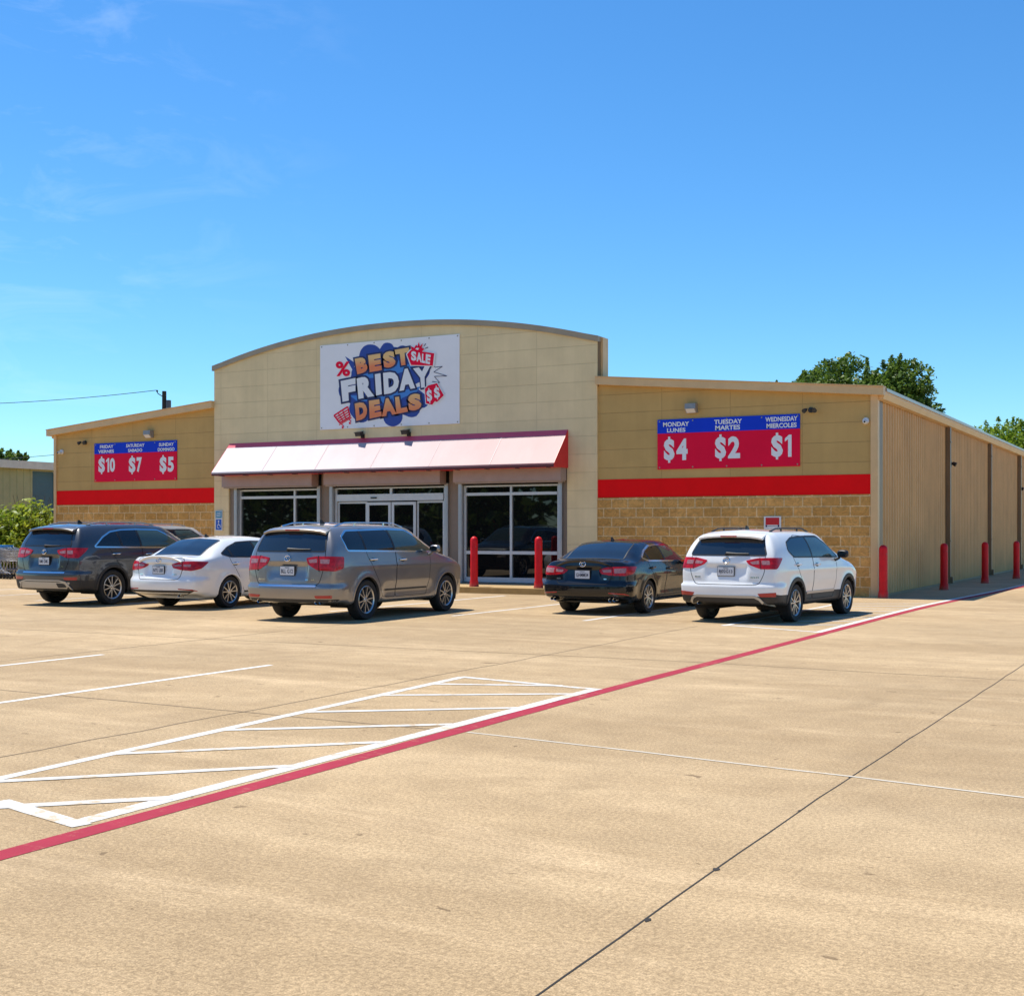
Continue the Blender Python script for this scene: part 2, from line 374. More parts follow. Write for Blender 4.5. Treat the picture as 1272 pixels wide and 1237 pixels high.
_tc = {}
def glyphs(text, offset=0.0, shear=0.0):
    key = (text, offset)
    if key not in _tc:
        cu = bpy.data.curves.new('t', 'FONT'); cu.body = text; cu.offset = offset; cu.resolution_u = 3; cu.fill_mode = 'FRONT'
        ob = bpy.data.objects.new('t', cu); me = bpy.data.meshes.new_from_object(ob)
        _tc[key] = ([(v.co.x, v.co.y) for v in me.vertices], [tuple(p.vertices) for p in me.polygons])
        bpy.data.objects.remove(ob); bpy.data.curves.remove(cu); bpy.data.meshes.remove(me)
    return _tc[key]
def text_quad(mb, text, quad, y, bold=.02, extra=0.0, m=0, place=None):
    """fit text to a quad TL,TR,BR,BL of (u,z); extra = outline growth"""
    bv, _ = glyphs(text, bold); xs = [p[0] for p in bv]; zs = [p[1] for p in bv]
    x0, x1, z0, z1 = min(xs), max(xs), min(zs), max(zs)
    vs, fs = glyphs(text, bold+extra) if extra else glyphs(text, bold)
    tl, tr, br, bl = [np.array(p) for p in quad]; out = []
    for px, pz in vs:
        s, t = (px-x0)/(x1-x0), (pz-z0)/(z1-z0)
        p = (1-s)*(1-t)*bl+s*(1-t)*br+s*t*tr+(1-s)*t*tl
        out.append(place(p[0], p[1]) if place else (p[0], y, p[1]))
    mb.add(out, fs, m)
def dollar(mb, u0, u1, z0, z1, y, m=0, place=None):
    h = z1-z0; uc = (u0+u1)/2
    text_quad(mb, 'S', [(u0, z1-h*.09), (u1, z1-h*.09), (u1, z0+h*.09), (u0, z0+h*.09)], y, .06, 0, m)
    w = (u1-u0)*.10; mb.add([(u, y-.0006, z) for z, e in ((z0, 0), (z0+h*.14, 0)) for u in (uc-w, uc+w)]+[(u, y-.0006, z) for z in (z1-h*.14, z1) for u in (uc-w, uc+w)], [(0, 1, 3, 2), (4, 5, 7, 6)], m)
def digits(mb, t, u0, u1, z0, z1, y):
    ws = [.62 if ch == '1' else 1 for ch in t]; gap = .10; tot = sum(ws)+gap*(len(t)-1); sc = (u1-u0)/tot; u = u0
    for ch, w in zip(t, ws):
        a, b = u, u+w*sc; u = b+gap*sc
        if ch == '1':
            st = (b-a)*.52; mb.add([(p, y, q) for p, q in ((b-st, z0), (b, z0), (b, z1), (b-st*.75, z1), (a, z1-(z1-z0)*.17), (a, z1-(z1-z0)*.31), (b-st, z1-(z1-z0)*.20))], [tuple(range(7))])
        else: text_box(mb, ch, a, b, z0, z1, y, .045)
def text_box(mb, text, u0, u1, z0, z1, y, bold=.02, m=0, place=None):
    text_quad(mb, text, [(u0, z1), (u1, z1), (u1, z0), (u0, z0)], y, bold, 0, m, place)
def sheet(mb, poly, y, m=0): mb.add([(u, y, z) for u, z in poly], [tuple(range(len(poly)))], m)

# ================================================================== GROUND AND MARKINGS
g = MB(); g.add([(-900, -900, -.05), (900, -900, -.05), (900, 900, -.05), (-900, 900, -.05)], [(0, 1, 2, 3)])
def dirt_mat():
    k = NT('dry grass ground'); v = k.coords()
    k.l(k.ramp(k.tex(.05, 8, .7, v), .4, (.10, .12, .035), .6, (.22, .18, .09)), k.b.inputs['Base Color']); k.b.inputs['Roughness'].default_value = .95
    return k.m
structure(g, 'ground', dirt_mat())
g = MB(); g.add([(-60, -70, 0), (70, -70, 0), (70, 110, 0), (-60, 110, 0)], [(0, 1, 2, 3)])
structure(g, 'parking_lot', M_CONC)

def ribbon(mb, pts, w, z=.0026, step=.6):
    """flat painted line along pts (x,y) of width w"""
    P = []
    for a, b in zip(pts[:-1], pts[1:]):
        n = max(1, int(math.dist(a, b)/step))
        P += [(a[0]+(b[0]-a[0])*i/n, a[1]+(b[1]-a[1])*i/n) for i in range(n)]
    P.append(pts[-1]); vs = []
    for i, p in enumerate(P):
        a, b = P[max(i-1, 0)], P[min(i+1, len(P)-1)]
        d = math.hypot(b[0]-a[0], b[1]-a[1]); nx, ny = -(b[1]-a[1])/d, (b[0]-a[0])/d
        j = 1+.05*random.uniform(-1, 1)
        vs += [(p[0]+nx*w/2*j, p[1]+ny*w/2*j, z), (p[0]-nx*w/2*j, p[1]-ny*w/2*j, z)]
    mb.add(vs, [(2*i, 2*i+1, 2*i+3, 2*i+2) for i in range(len(P)-1)])
def smooth_path(pts, n=8):
    out = []
    for i in range(len(pts)-1):
        p0, p1, p2, p3 = [np.array(pts[max(0, min(len(pts)-1, i+k))], float) for k in (-1, 0, 1, 2)]
        for t in np.linspace(0, 1, n, endpoint=False):
            out.append(tuple(.5*((2*p1)+(-p0+p2)*t+(2*p0-5*p1+4*p2-p3)*t*t+(-p0+3*p1-3*p2+p3)*t**3)))
    return out+[tuple(pts[-1])]
red_path = smooth_path([(1.90, -34), (1.84, -27.3), (1.79, -23), (1.755, -19.8), (1.78, -15.2), (1.79, -9), (1.83, -4), (1.97, 0), (2.38, 8.7), (2.6, 20), (2.6, 60)])
mb = MB(); ribbon(mb, red_path, .165); structure(mb, 'fire_lane_stripe', M_RED_LINE)
hz = .0026
def hatch(y0, y1, diags, name, head=None):
    mb = MB()
    ribbon(mb, [(1.62, y0), (1.62, y1)], .14, hz)
    ribbon(mb, [(-.05, y0+.75), (-.05, y1+.25)], .11, hz)
    ribbon(mb, [(-.10, y1+.30), (1.68, y1-.02)], .11, hz+.0009)
    ribbon(mb, [(.92, y0+.12) if head is None else head, (1.66, y0+.0)], .13, hz+.0009)
    for a, b in diags: ribbon(mb, [a, b], .11, hz+.0018)
    structure(mb, name, M_WHITE_LINE)
mb = MB()
ribbon(mb, [(1.62, -26.6), (1.62, -19.75)], .13, hz)
ribbon(mb, [(.20, -25.95), (-.12, -19.45)], .10, hz)
ribbon(mb, [(-.14, -19.45), (1.68, -19.78)], .10, hz+.0009)
ribbon(mb, [(.78, -26.39), (1.70, -26.62)], .115, hz+.0009)
ribbon(mb, [(.9, -26.52), (1.62, -25.83)], .10, hz+.0018)
for a, b in [((.27, -25.98), (1.6, -24.64)), ((.18, -24.86), (1.6, -23.5)), ((.12, -23.63), (1.58, -22.50)), ((.07, -22.48), (1.58, -21.36)), ((.01, -21.18), (1.58, -20.22)), ((-.05, -20.16), (1.2, -19.66))]:
    ribbon(mb, [a, b], .09, hz+.0018)
structure(mb, 'hatched_marking', M_WHITE_LINE)
mb = MB()
ribbon(mb, smooth_path([(1.64, -11.4), (1.66, -4), (1.80, 0), (2.20, 8.7), (2.42, 20), (2.42, 40)]), .12, hz)
ribbon(mb, [(-.22, -10.5), (1.7, -11.36)], .10, hz+.0009)
for i in range(8):
    y = -10.4+i*1.05
    ribbon(mb, [(-.0, y), (1.6, y+.85)], .09, hz+.0018)
structure(mb, 'hatched_marking', M_WHITE_LINE)
for (a, b) in [((-2.86, -24.5), (-2.79, -19.44)), ((-5.60, -23), (-5.55, -19.43))]:
    mb = MB(); ribbon(mb, [a, b], .085, hz); structure(mb, 'parking_bay_line', M_THIN_LINE)
for x in (-.15, -2.75, -5.5, -8.36, -11.15, -13.95, -16.7, -19.4, -22.1):
    mb = MB(); ribbon(mb, [(x, -10.7), (x+.04, -3.45)], .10, hz); structure(mb, 'parking_bay_line', M_WHITE_LINE)
def wobble(pts, amp, step=.5):
    out = []
    for a, b in zip(pts[:-1], pts[1:]):
        n = max(1, int(math.dist(a, b)/step))
        out += [(a[0]+(b[0]-a[0])*i/n+random.uniform(-amp, amp), a[1]+(b[1]-a[1])*i/n+random.uniform(-amp, amp)) for i in range(n)]
    return out+[pts[-1]]
mb = MB(); ribbon(mb, wobble([(5.08, -33), (5.03, -24), (5.12, -17), (5.2, -8), (5.2, 40)], .006), .009, .002, .2)
for (x, y, r) in [(5.04, -25.85, .017), (5.06, -26.75, .013), (5.04, -23.25, .014), (5.03, -24.4, .011)]:
    mb.add([(x+r*random.uniform(.5, 1.2)*math.cos(t), y+2.2*r*random.uniform(.5, 1.2)*math.sin(t), .0028) for t in [2*math.pi*k/9 for k in range(9)]], [tuple(range(9))])
structure(mb, 'pavement_joint', M_JOINT)
mb = MB(); ribbon(mb, wobble([(1.9, -22.79), (5.05, -23.22), (6.2, -23.4), (12, -24.2)], .012), .03, .003, .2); structure(mb, 'pavement_joint', M_SEALANT)
mb = MB(); ribbon(mb, wobble([(-.45, -31), (-.45, -17), (-.5, -11)], .02), .02, .002, .2)
ribbon(mb, wobble([(-9, -22.7), (-3.6, -22.66), (1.6, -22.8)], .012), .022, .002, .2)
ribbon(mb, wobble([(-30, -17), (-6, -16.9), (1.4, -16.7), (5, -16.9), (14, -17.3)], .012), .018, .002, .2)
ribbon(mb, wobble([(-6, -24), (-6, -3)], .012), .018, .002, .2)
structure(mb, 'pavement_joint', M_JOINT_FAINT)

# ================================================================== STORE BUILDING
WX0, WX1, WD = -27.8, 0.0, 62.0        # front width along x, depth along y
EX0, EX1 = -20.67, -7.35               # entrance block
EAVE, RIDGE_X, RISE = 5.02, -13.9, 1.21
def roof_z(x): return EAVE+RISE*(1-abs(x-RIDGE_X)/13.9)
store = empty('store_building', (0, 0, 0), 'long single storey tan discount store with arched entrance front and ribbed side wall', 'store')
zb0, zs0, zs1 = 2.50, 2.502, 2.99
for x0, x1 in ((WX0, EX0), (EX1, WX1)):
    a = MB(); a.prism_y([(x0, zs1), (x1, zs1), (x1, roof_z(x1)-.05), (x0, roof_z(x0)-.05)], 0, .25); a.build('front_wall', M_SIDING, store)
    a = MB(); a.box(x0, x1 if x1 < 0 else -.10, -.012, .25, zs0, zs1-.002); a.build('red_stripe', M_STRIPE, store)
    a = MB(); a.box(x0, x1 if x1 < 0 else -.10, -.03, .25, 0, zb0); a.build('block_base', M_BLOCK, store)
    # raking eave trim along the top of the wing
    a = MB(); e0, e1 = (x0-.24, x1) if x0 == WX0 else (x0, x1+.24)
    za, zb = roof_z(max(x0, min(x1, e0))), roof_z(max(x0, min(x1, e1)))
    if x0 == WX0: za -= .24*RISE/13.9
    else: zb -= .24*RISE/13.9
    a.prism_y([(e0, za-.13), (e1, zb-.13), (e1, zb+.07), (e0, za+.07)], -.20, .0)
    a.prism_y([(e0, za+.072), (e1, zb+.072), (e1, zb+.092), (e0, za+.092)], -.23, .10)
    a.build('eave_trim', M_TRIM, store)
# corner trims
for x0, x1 in ((-.098, .075), (WX0-.04, WX0+.07)):
    a = MB(); a.box(x0, x1, -.055, .12, 0, EAVE-.06); a.build('corner_trim', M_TRIM, store)
a = MB(); a.box(-.10, .045, .122, .62, 0, EAVE-.07); a.build('corner_recess', M_TRIM_D, store)
# ribbed side wall (right) and plain left side, back wall
def ribs(x, sgn, y0, y1, z1, pitch=.305):
    mb = MB(); prof = []; y = y0
    while y < y1:
        prof += [(0, y), (0, y+pitch*.66), (.04, y+pitch*.76), (.04, y+pitch*.90)]; y += pitch
    prof.append((0, y1)); vs = []
    for d, yy in prof: vs += [(x+sgn*d, min(yy, y1), .05), (x+sgn*d, min(yy, y1), z1)]
    n = len(prof); mb.add(vs, [(2*i, 2*i+2, 2*i+3, 2*i+1) for i in range(n-1)])
    return mb
ribs(.02, 1, .62, WD, EAVE-.02).build('side_wall', M_RIB, store, fix=False)
ribs(WX0-.0, -1, .15, WD, EAVE-.02).build('side_wall', M_RIB, store, fix=False)
a = MB(); a.prism_y([(WX0, 0), (0, 0), (0, EAVE-.05), (RIDGE_X, EAVE+RISE-.05), (WX0, EAVE-.05)], WD, WD+.1); a.build('back_wall', M_RIB, store)
a = MB(); a.box(-.05, .05, .62, WD, 0, .048); a.build('base_strip', M_TRIM_D, store)
# roof in two slopes
a = MB()
for s in (-1, 1):
    xe = RIDGE_X+s*(13.9+.26); ze = EAVE-.26*RISE/13.9
    a.add([(RIDGE_X, .105, EAVE+RISE+.06), (xe, .105, ze+.06), (xe, WD+.3, ze+.06), (RIDGE_X, WD+.3, EAVE+RISE+.06),
           (RIDGE_X, .105, EAVE+RISE-.02), (xe, .105, ze-.02), (xe, WD+.3, ze-.02), (RIDGE_X, WD+.3, EAVE+RISE-.02)],
          [(0, 1, 2, 3), (4, 7, 6, 5), (0, 4, 5, 1), (1, 5, 6, 2), (2, 6, 7, 3), (3, 7, 4, 0)])
a.build('roof', M_ROOF, store)
# gutters down both sides
for s, x in ((1, .075), (-1, WX0-.075)):
    a = MB(); a.prism_y([(x, 4.77), (x+s*.11, 4.80), (x+s*.15, 4.93), (x+s*.15, 4.985), (x, 4.985)], .004, WD+.2)
    a.build('gutter', M_TRIM, store)
for y in (9.3, 17.8, 26.2, 34.6, 43.0, 51.4):
    a = MB(); a.box(.062, .19, y-.09, y+.09, .02, 4.765); a.box(.062, .21, y-.11, y+.11, 4.3, 4.33); a.box(.062, .21, y-.11, y+.11, 1.3, 1.33)
    a.prism_x([(y-.07, .02), (y+.07, .02), (y+.07, .22), (y-.07, .22)], .192, .26); a.build('downspout', M_TRIM_D, store)

# entrance block: one wall with the shopfront opening under the arch
arch = [(EX0, 6.78)]
for i in range(1, 40):
    x = EX0+(EX1-EX0)*i/40; t = (x-(EX0+EX1)/2)/((EX1-EX0)/2); arch.append((x, 6.78+.87*(1-abs(t)**2.1)))
arch.append((EX1, 6.78))
OX0, OX1, OZ = -20.08, -8.24, 3.42
ey = -.07
a = MB()
topz = [z for _, z in arch]
a.box(EX0, OX0, ey, .33, 0, OZ); a.box(OX1, EX1, ey, .33, 0, OZ)
poly = [(EX0, OZ), (EX1, OZ)]+arch[::-1]
a.prism_y(poly, ey, .33)
a.build('entrance_wall', M_SIDING_E, store)
# return of the parapet above the wing roofs, the coping, its drip edge
for x0 in (EX1+.002, EX0-.03):
    a = MB(); a.box(x0, x0+.028, ey+.05, .36, 5.5, 6.75); a.build('parapet_flashing', M_TRIM_D, store)
a = MB()
n = len(arch)
for i in range(n-1):
    (xa, za), (xb, zb_) = arch[i], arch[i+1]
    xa -= .05*(i == 0); xb += .05*(i == n-2)
    a.add([(xa, y, z) for y, z in ((-.13, za-.10), (-.13, za+.06), (.42, za+.06), (.42, za-.06))]+
          [(xb, y, z) for y, z in ((-.13, zb_-.10), (-.13, zb_+.06), (.42, zb_+.06), (.42, zb_-.06))],
          [(0, 1, 5, 4), (1, 2, 6, 5), (2, 3, 7, 6)]+([(0, 3, 2, 1)] if i == 0 else [])+([(4, 5, 6, 7)] if i == n-2 else []))
a.build('parapet_coping', M_COPING, store)
a = MB(); a.box(EX1+.03, EX1+.10, .10, .44, 5.60, 6.82); a.build('parapet_buttress', M_TRIM, store)

# shopfront
def bar(mb, x0, x1, z0, z1, y0=.02, y1=.12): mb.box(x0, x1, y0, y1, z0, z1)
ZB, ZT = .17, 2.90
for x0, x1 in ((OX0, -19.86), (-16.52, -16.20), (-12.02, -11.68), (-8.40, OX1)):
    a = MB(); a.box(x0, x1, .0, .32, .15, OZ-.002); a.build('pier', M_PIER, store)
for x in (-19.84, -16.62, -16.16, -12.12, -11.66, -8.50):
    a = MB(); a.box(x, x+.11, -.10, .10, .15, 2.975); a.box(x+.035, x+.075, -.104, -.1005, .2, 2.9); a.build('shutter_guide', M_ALU, store)
for x0, x1 in ((-20.06, -16.58), (-16.14, -12.08), (-11.64, -8.26)):
    a = MB(); a.box(x0, x1, -.42, -.075, 2.98, 3.415); a.box(x0+.02, x1-.02, -.36, -.10, 2.94, 2.978); a.build('shutter_box', M_SHUT, store)
def pane(parent, x0, x1, z0, z1, y=.07, name='pane'):
    b = MB(); b.box(x0, x1, y, y+.02, z0, z1); b.build(name, M_GLASS, parent)
def window(x0, x1, mull, mid):
    a = MB(); bar(a, x0, x0+.07, ZB, ZT); bar(a, x1-.07, x1, ZB, ZT); bar(a, x0+.07, x1-.07, ZB, ZB+.14); bar(a, x0+.07, x1-.07, ZT-.05, ZT)
    bar(a, x0+.07, x1-.07, 2.61, 2.69, .0, .12)
    xs = [x0+.07]+mull+[x1-.07]
    if mid: bar(a, x0+.07, x1-.07, .96, 1.05, .005, .12)
    for mx in mull:
        bar(a, mx-.035, mx+.035, ZB+.14, 2.61 if not mid else .96, .01, .118)
        if mid: bar(a, mx-.035, mx+.035, 1.05, 2.61, .01, .118)
        bar(a, mx-.03, mx+.03, 2.69, ZT-.05, .01, .118)
    f = a.build('window_frame', M_ALU_W, store)
    for p, q in zip(xs[:-1], xs[1:]):
        pane(f, p+.002, q-.002, 2.69, ZT-.05)
        if mid: pane(f, p+.002, q-.002, ZB+.14, .96); pane(f, p+.002, q-.002, 1.05, 2.61)
        else: pane(f, p+.002, q-.002, ZB+.14, 2.61)
window(-19.72, -16.63, [-17.55], False)
window(-11.54, -8.51, [-10.02], True)
dx0, dx1 = -16.04, -12.13
a = MB(); bar(a, dx0, dx0+.08, ZB, ZT); bar(a, dx1-.08, dx1, ZB, ZT); bar(a, dx0+.08, dx1-.08, 2.50, 2.70, -.02, .12); bar(a, dx0+.08, dx1-.08, ZT-.04, ZT)
bar(a, dx0+.08, dx1-.08, ZB-.02, ZB+.04, 0, .12); bar(a, -14.06, -13.98, 2.70, ZT-.04, .01, .118)
a.box(-14.7, -14.5, -.05, -.021, 2.57, 2.61, 1)
df = a.build('door_frame', [M_ALU_W, M_BLACK], store)
pane(df, dx0+.08, -14.06, 2.70, ZT-.04); pane(df, -13.98, dx1-.08, 2.70, ZT-.04)
for x0, x1, y0, st, top in ((dx0+.09, -14.90, .06, .05, 2.48), (-14.88, -14.03, .015, .085, 2.46), (-14.00, -13.16, .015, .085, 2.46), (-13.14, dx1-.09, .06, .05, 2.48)):
    a = MB(); bar(a, x0, x0+st, .22, top, y0, y0+.05); bar(a, x1-st, x1, .22, top, y0, y0+.05); bar(a, x0+st, x1-st, .22, .34, y0, y0+.05); bar(a, x0+st, x1-st, top-st, top, y0, y0+.05)
    a.build('door_leaf', M_ALU_W, df); pane(df, x0+st, x1-st, .34, top-st, y0+.02)
a = MB(); a.box(OX0, OX1, .325, .36, .15, OZ); a.build('shopfront_backing', M_BLACK, store)

# awning: sloped vinyl over a frame, hung on the entrance wall
AX0, AX1, AY, AZT, AZB = -20.02, -8.22, -.93, 4.36, 3.42
w0 = ey-.002
a = MB(); sl = 24
vs = []
for i in range(sl+1):
    x = AX0+(AX1-AX0)*i/sl; sag = .0 if i % 4 == 0 else -.012
    for t in (0.16, .45, .75, 1.0): vs.append((x, w0+(AY-w0)*t, AZT+(AZB-AZT)*t+(sag if 0.2 < t < .99 else 0)))
fs = [(i*4+j, i*4+j+1, (i+1)*4+j+1, (i+1)*4+j) for i in range(sl) for j in range(3)]
a.add(vs, fs, 0, True)
aw = a.build('awning', M_AWN, store, sharp=60, fix=False)
a = MB(); t = .158
a.prism_x([(w0, AZT+.0), (w0+(AY-w0)*t, AZT+(AZB-AZT)*t), (w0+(AY-w0)*t, AZT+(AZB-AZT)*t-.03), (w0, AZT-.05)], AX0, AX1); a.build('awning_shade_band', M_AWN_SHADE, aw)  # added strip shaped and coloured as the parapet's shadow on the awning
for x0, x1 in ((AX0-.012, AX0), (AX1, AX1+.012)):
    a = MB(); a.prism_x([(w0, AZT+.004), (AY, AZB+.004), (AY, AZB-.10), (w0, AZB-.10)], x0, x1); a.build('awning_end_panel', M_AWN_RED, aw)
a = MB(); a.box(AX0, AX1, AY+.03, w0, AZB-.098, AZB-.09); a.build('awning_soffit', M_AWN_RED, aw)
for i in (4, 8, 12, 16, 20):
    x = AX0+(AX1-AX0)*i/24; a = MB(); a.add([(x+dx, w0+(AY-w0)*t_+dy, AZT+(AZB-AZT)*t_+.004) for t_ in (.16, 1.0) for dx, dy in ((-.012, -.003), (.012, -.003))], [(0, 1, 3, 2)]); a.build('awning_seam', mat('awning seam', (.50, .36, .36), .5), aw, fix=False)
a = MB(); a.box(AX0, AX1, AY-.012, AY+.025, AZB-.045, AZB+.002); a.build('awning_hem', M_AWN, aw)
a = MB()
a.box(AX0, AX1, AY+.0, AY+.028, AZB-.105, AZB-.047)
for i in range(13):
    x = AX0+.25+(AX1-AX0-.5)*i/12; a.box(x-.018, x+.018, AY+.06, AY+.30, AZB-.118, AZB-.1)
a.build('awning_bracket', mat('dark red awning steel', (.10, .012, .014), .5), aw)

# walkway
a = MB(); a.box(-20.6, -7.36, -2.55, .30, .0, .15); structure(a, 'walkway', M_WALK)
a = MB(); a.box(-20.6, -7.36, -2.70, -2.552, .0, .155); structure(a, 'kerb', mat('yellowish kerb face', (.55, .34, .11), .85, var=.25, vscale=3, bump=.2))

# ================================================================== SIGNS
NAVY = mat('banner navy ink', (.018, .055, .30), .5); BLUE = mat('banner light blue ink', (.05, .22, .60), .5)
M_BANNER = mat('white banner vinyl', (.86, .84, .83), .5, var=.06, vscale=1.2)
M_SREDB = mat('banner red ink', (.86, .003, .045), .55, spec=.15, var=.08, vscale=1.5); M_SBLUE = mat('banner blue ink', (.003, .045, .60), .55, spec=.2, var=.08, vscale=1.5)
M_INKW = mat('banner white ink', (.80, .80, .79), .5); M_OUT = mat('banner outline ink', (.012, .018, .09), .5)
M_GRO = mat('brass grommet', (.35, .30, .22), .4, .7)
def orange_mat():
    k = NT('orange lettering ink'); at = k.t.nodes.new('ShaderNodeAttribute'); at.attribute_name = 'ink'
    k.l(k.ramp(at.outputs['Fac'], .25, (.80, .22, .075), .75, (.80, .50, .19)), k.b.inputs['Base Color']); k.b.inputs['Roughness'].default_value = .5
    return k.m
M_ORANGE = orange_mat()
LET = [
('B', [(-15.22, 6.72), (-14.81, 6.76), (-14.74, 6.32), (-15.12, 6.25)]), ('E', [(-14.74, 6.79), (-14.3, 6.82), (-14.25, 6.33), (-14.68, 6.29)]),
('S', [(-14.23, 6.84), (-13.82, 6.88), (-13.75, 6.42), (-14.17, 6.36)]), ('T', [(-13.8, 6.89), (-13.31, 6.93), (-13.29, 6.44), (-13.71, 6.41)]),
('F', [(-15.73, 6.09), (-15.19, 6.15), (-15.19, 5.52), (-15.66, 5.46)]), ('R', [(-15.15, 6.13), (-14.59, 6.22), (-14.52, 5.58), (-15.08, 5.52)]),
('I', [(-14.50, 6.22), (-14.3, 6.24), (-14.25, 5.62), (-14.45, 5.59)]), ('D', [(-14.21, 6.24), (-13.67, 6.27), (-13.64, 5.66), (-14.17, 5.61)]),
('A', [(-13.67, 6.29), (-13.13, 6.35), (-13.09, 5.74), (-13.64, 5.68)]), ('Y', [(-13.17, 6.31), (-12.57, 6.37), (-12.59, 5.76), (-13.06, 5.72)]),
('D', [(-15.22, 5.39), (-14.81, 5.45), (-14.74, 4.95), (-15.16, 4.87)]), ('E', [(-14.71, 5.45), (-14.34, 5.48), (-14.25, 4.98), (-14.68, 4.92)]),
('A', [(-14.28, 5.48), (-13.85, 5.51), (-13.73, 5.02), (-14.25, 4.96)]), ('L', [(-13.79, 5.51), (-13.48, 5.54), (-13.34, 5.07), (-13.74, 5.02)]),
('S', [(-13.35, 5.56), (-12.92, 5.59), (-12.86, 5.13), (-13.31, 5.07)])]
LET2 = [('S', [(-13.23, 6.82), (-13.05, 6.79), (-13.04, 6.52), (-13.22, 6.54)]), ('A', [(-13.04, 6.77), (-12.86, 6.74), (-12.86, 6.46), (-13.04, 6.51)]),
('L', [(-12.85, 6.72), (-12.74, 6.7), (-12.75, 6.43), (-12.86, 6.46)]), ('E', [(-12.72, 6.7), (-12.55, 6.66), (-12.59, 6.39), (-12.74, 6.43)])]
LET3 = [('$', [(-12.71, 5.65), (-12.53, 5.67), (-12.5, 5.35), (-12.68, 5.32)]), ('$', [(-12.46, 5.71), (-12.28, 5.73), (-12.23, 5.43), (-12.43, 5.41)])]
LETP = [('%', [(-15.92, 6.69), (-15.39, 6.65), (-15.39, 6.21), (-15.91, 6.24)])]
SPLASH = [(-13.17,5.83),(-12.69,5.48),(-12.64,5.4),(-12.64,5.32),(-12.66,5.26),(-12.71,5.2),(-12.79,5.16),(-12.91,5.16),(-12.94,5.09),(-12.96,5.03),(-13.01,4.98),(-13.06,4.93),(-13.14,4.91),(-13.22,4.9),(-13.33,4.92),(-13.54,5.0),(-13.54,4.88),(-13.57,4.81),(-13.62,4.75),(-13.68,4.71),(-13.75,4.68),(-13.82,4.66),(-13.9,4.66),(-13.98,4.68),(-14.05,4.71),(-14.13,4.76),(-14.19,4.85),(-14.22,4.98),(-14.57,4.93),(-14.67,4.89),(-14.76,4.88),(-14.84,4.84),(-14.92,4.82),(-15.02,4.82),(-15.11,4.85),(-15.2,4.91),(-15.27,4.97),(-15.33,5.04),(-15.38,5.1),(-15.41,5.17),(-15.43,5.24),(-15.42,5.32),(-15.39,5.41),(-15.55,5.46),(-15.65,5.5),(-15.72,5.58),(-15.78,5.66),(-15.81,5.75),(-15.82,5.82),(-15.81,5.89),(-15.78,5.97),(-15.72,6.03),(-15.64,6.09),(-15.49,6.13),(-15.38,6.16),(-15.35,6.27),(-15.35,6.33),(-15.33,6.39),(-15.29,6.44),(-15.24,6.48),(-15.18,6.5),(-15.05,6.69),(-15.07,6.8),(-15.05,6.88),(-15.02,6.95),(-14.97,7.01),(-14.91,7.06),(-14.84,7.09),(-14.77,7.11),(-14.68,7.11),(-14.59,7.1),(-14.51,7.08),(-14.42,7.03),(-14.33,6.95),(-14.27,7.03),(-14.2,7.1),(-14.13,7.12),(-14.05,7.12),(-13.97,7.1),(-13.9,7.06),(-13.84,6.98),(-13.71,6.96),(-13.61,7.0),(-13.52,7.0),(-13.44,6.98),(-13.37,6.94),(-13.31,6.88),(-13.27,6.81),(-13.27,6.72),(-13.0,6.58),(-12.88,6.57),(-12.79,6.53),(-12.71,6.48),(-12.66,6.42),(-12.62,6.36),(-12.6,6.29),(-12.6,6.21),(-12.62,6.13),(-12.67,6.06),(-12.74,5.98)]
bx0, bx1, bz0, bz1 = -16.5, -11.62, 4.66, 7.20
bn = empty('sale_banner', (-14.06, ey-.01, 4.64), 'white banner reading BEST FRIDAY DEALS on blue splash, under the arch', 'banner')
def bpart(mb, name, m, par=bn):
    mb.v = [(x-bn.location.x, y-bn.location.y, z-bn.location.z) for x, y, z in mb.v]; return mb.build(name, m, par, fix=False)
yp = ey-.03
a = MB(); a.box(bx0, bx1, yp, ey-.004, bz0, bz1); bpart(a, 'panel', M_BANNER)
def yl(k): return yp-.004*k
def letter_quads(mb, L3, y, bold, extra=0, m=0):
    for ch, q in L3:
        if ch == '$':
            text_quad(mb, 'S', q, y, bold, extra, m); tl, tr, br, bl = [np.array(p) for p in q]
            mt, mbm = (tl+tr)/2, (bl+br)/2; up = (mt-mbm); w = (tr-tl)*.09
            for p in (mt, mbm-up*.16): mb.add([(k[0], y-.0006, k[1]) for k in (p-w, p+w, p+w+up*.16, p-w+up*.16)], [(0, 1, 2, 3)], m)
        else: text_quad(mb, ch, q, y, bold, extra, m)
def grow(poly, k):
    c = np.mean(poly, 0); return [tuple(c+(np.array(p)-c)*k) for p in poly]
a = MB(); sheet(a, SPLASH, yl(1)); sheet(a, [(-15.58, 6.82), (-15.22, 6.6), (-15.28, 6.35)], yl(1.4)); bpart(a, 'blue_splash', NAVY)
a = MB()
sheet(a, [(-15.25, 6.12), (-14.85, 6.25), (-14.3, 6.33), (-13.75, 6.42), (-13.67, 6.60), (-13.56, 6.43), (-13.05, 6.47), (-12.95, 6.36), (-13.71, 6.2), (-14.3, 6.12)], yl(2))
sheet(a, [(-15.41, 5.64), (-15.07, 5.42), (-14.3, 5.50), (-13.54, 5.48), (-13.08, 5.60), (-12.9, 5.78), (-13.62, 5.68), (-14.3, 5.6)], yl(2))
sheet(a, [(-14.35, 5.5), (-14.1, 5.25), (-13.9, 5.5)], yl(2.4)); sheet(a, [(-13.9, 5.5), (-13.75, 5.2), (-13.5, 5.55)], yl(2.4))
bpart(a, 'blue_highlight', BLUE)
a = MB(); letter_quads(a, LET[:4]+LET[10:], yl(4), .075, .085); letter_quads(a, LET[4:10], yl(3), .075, .075)
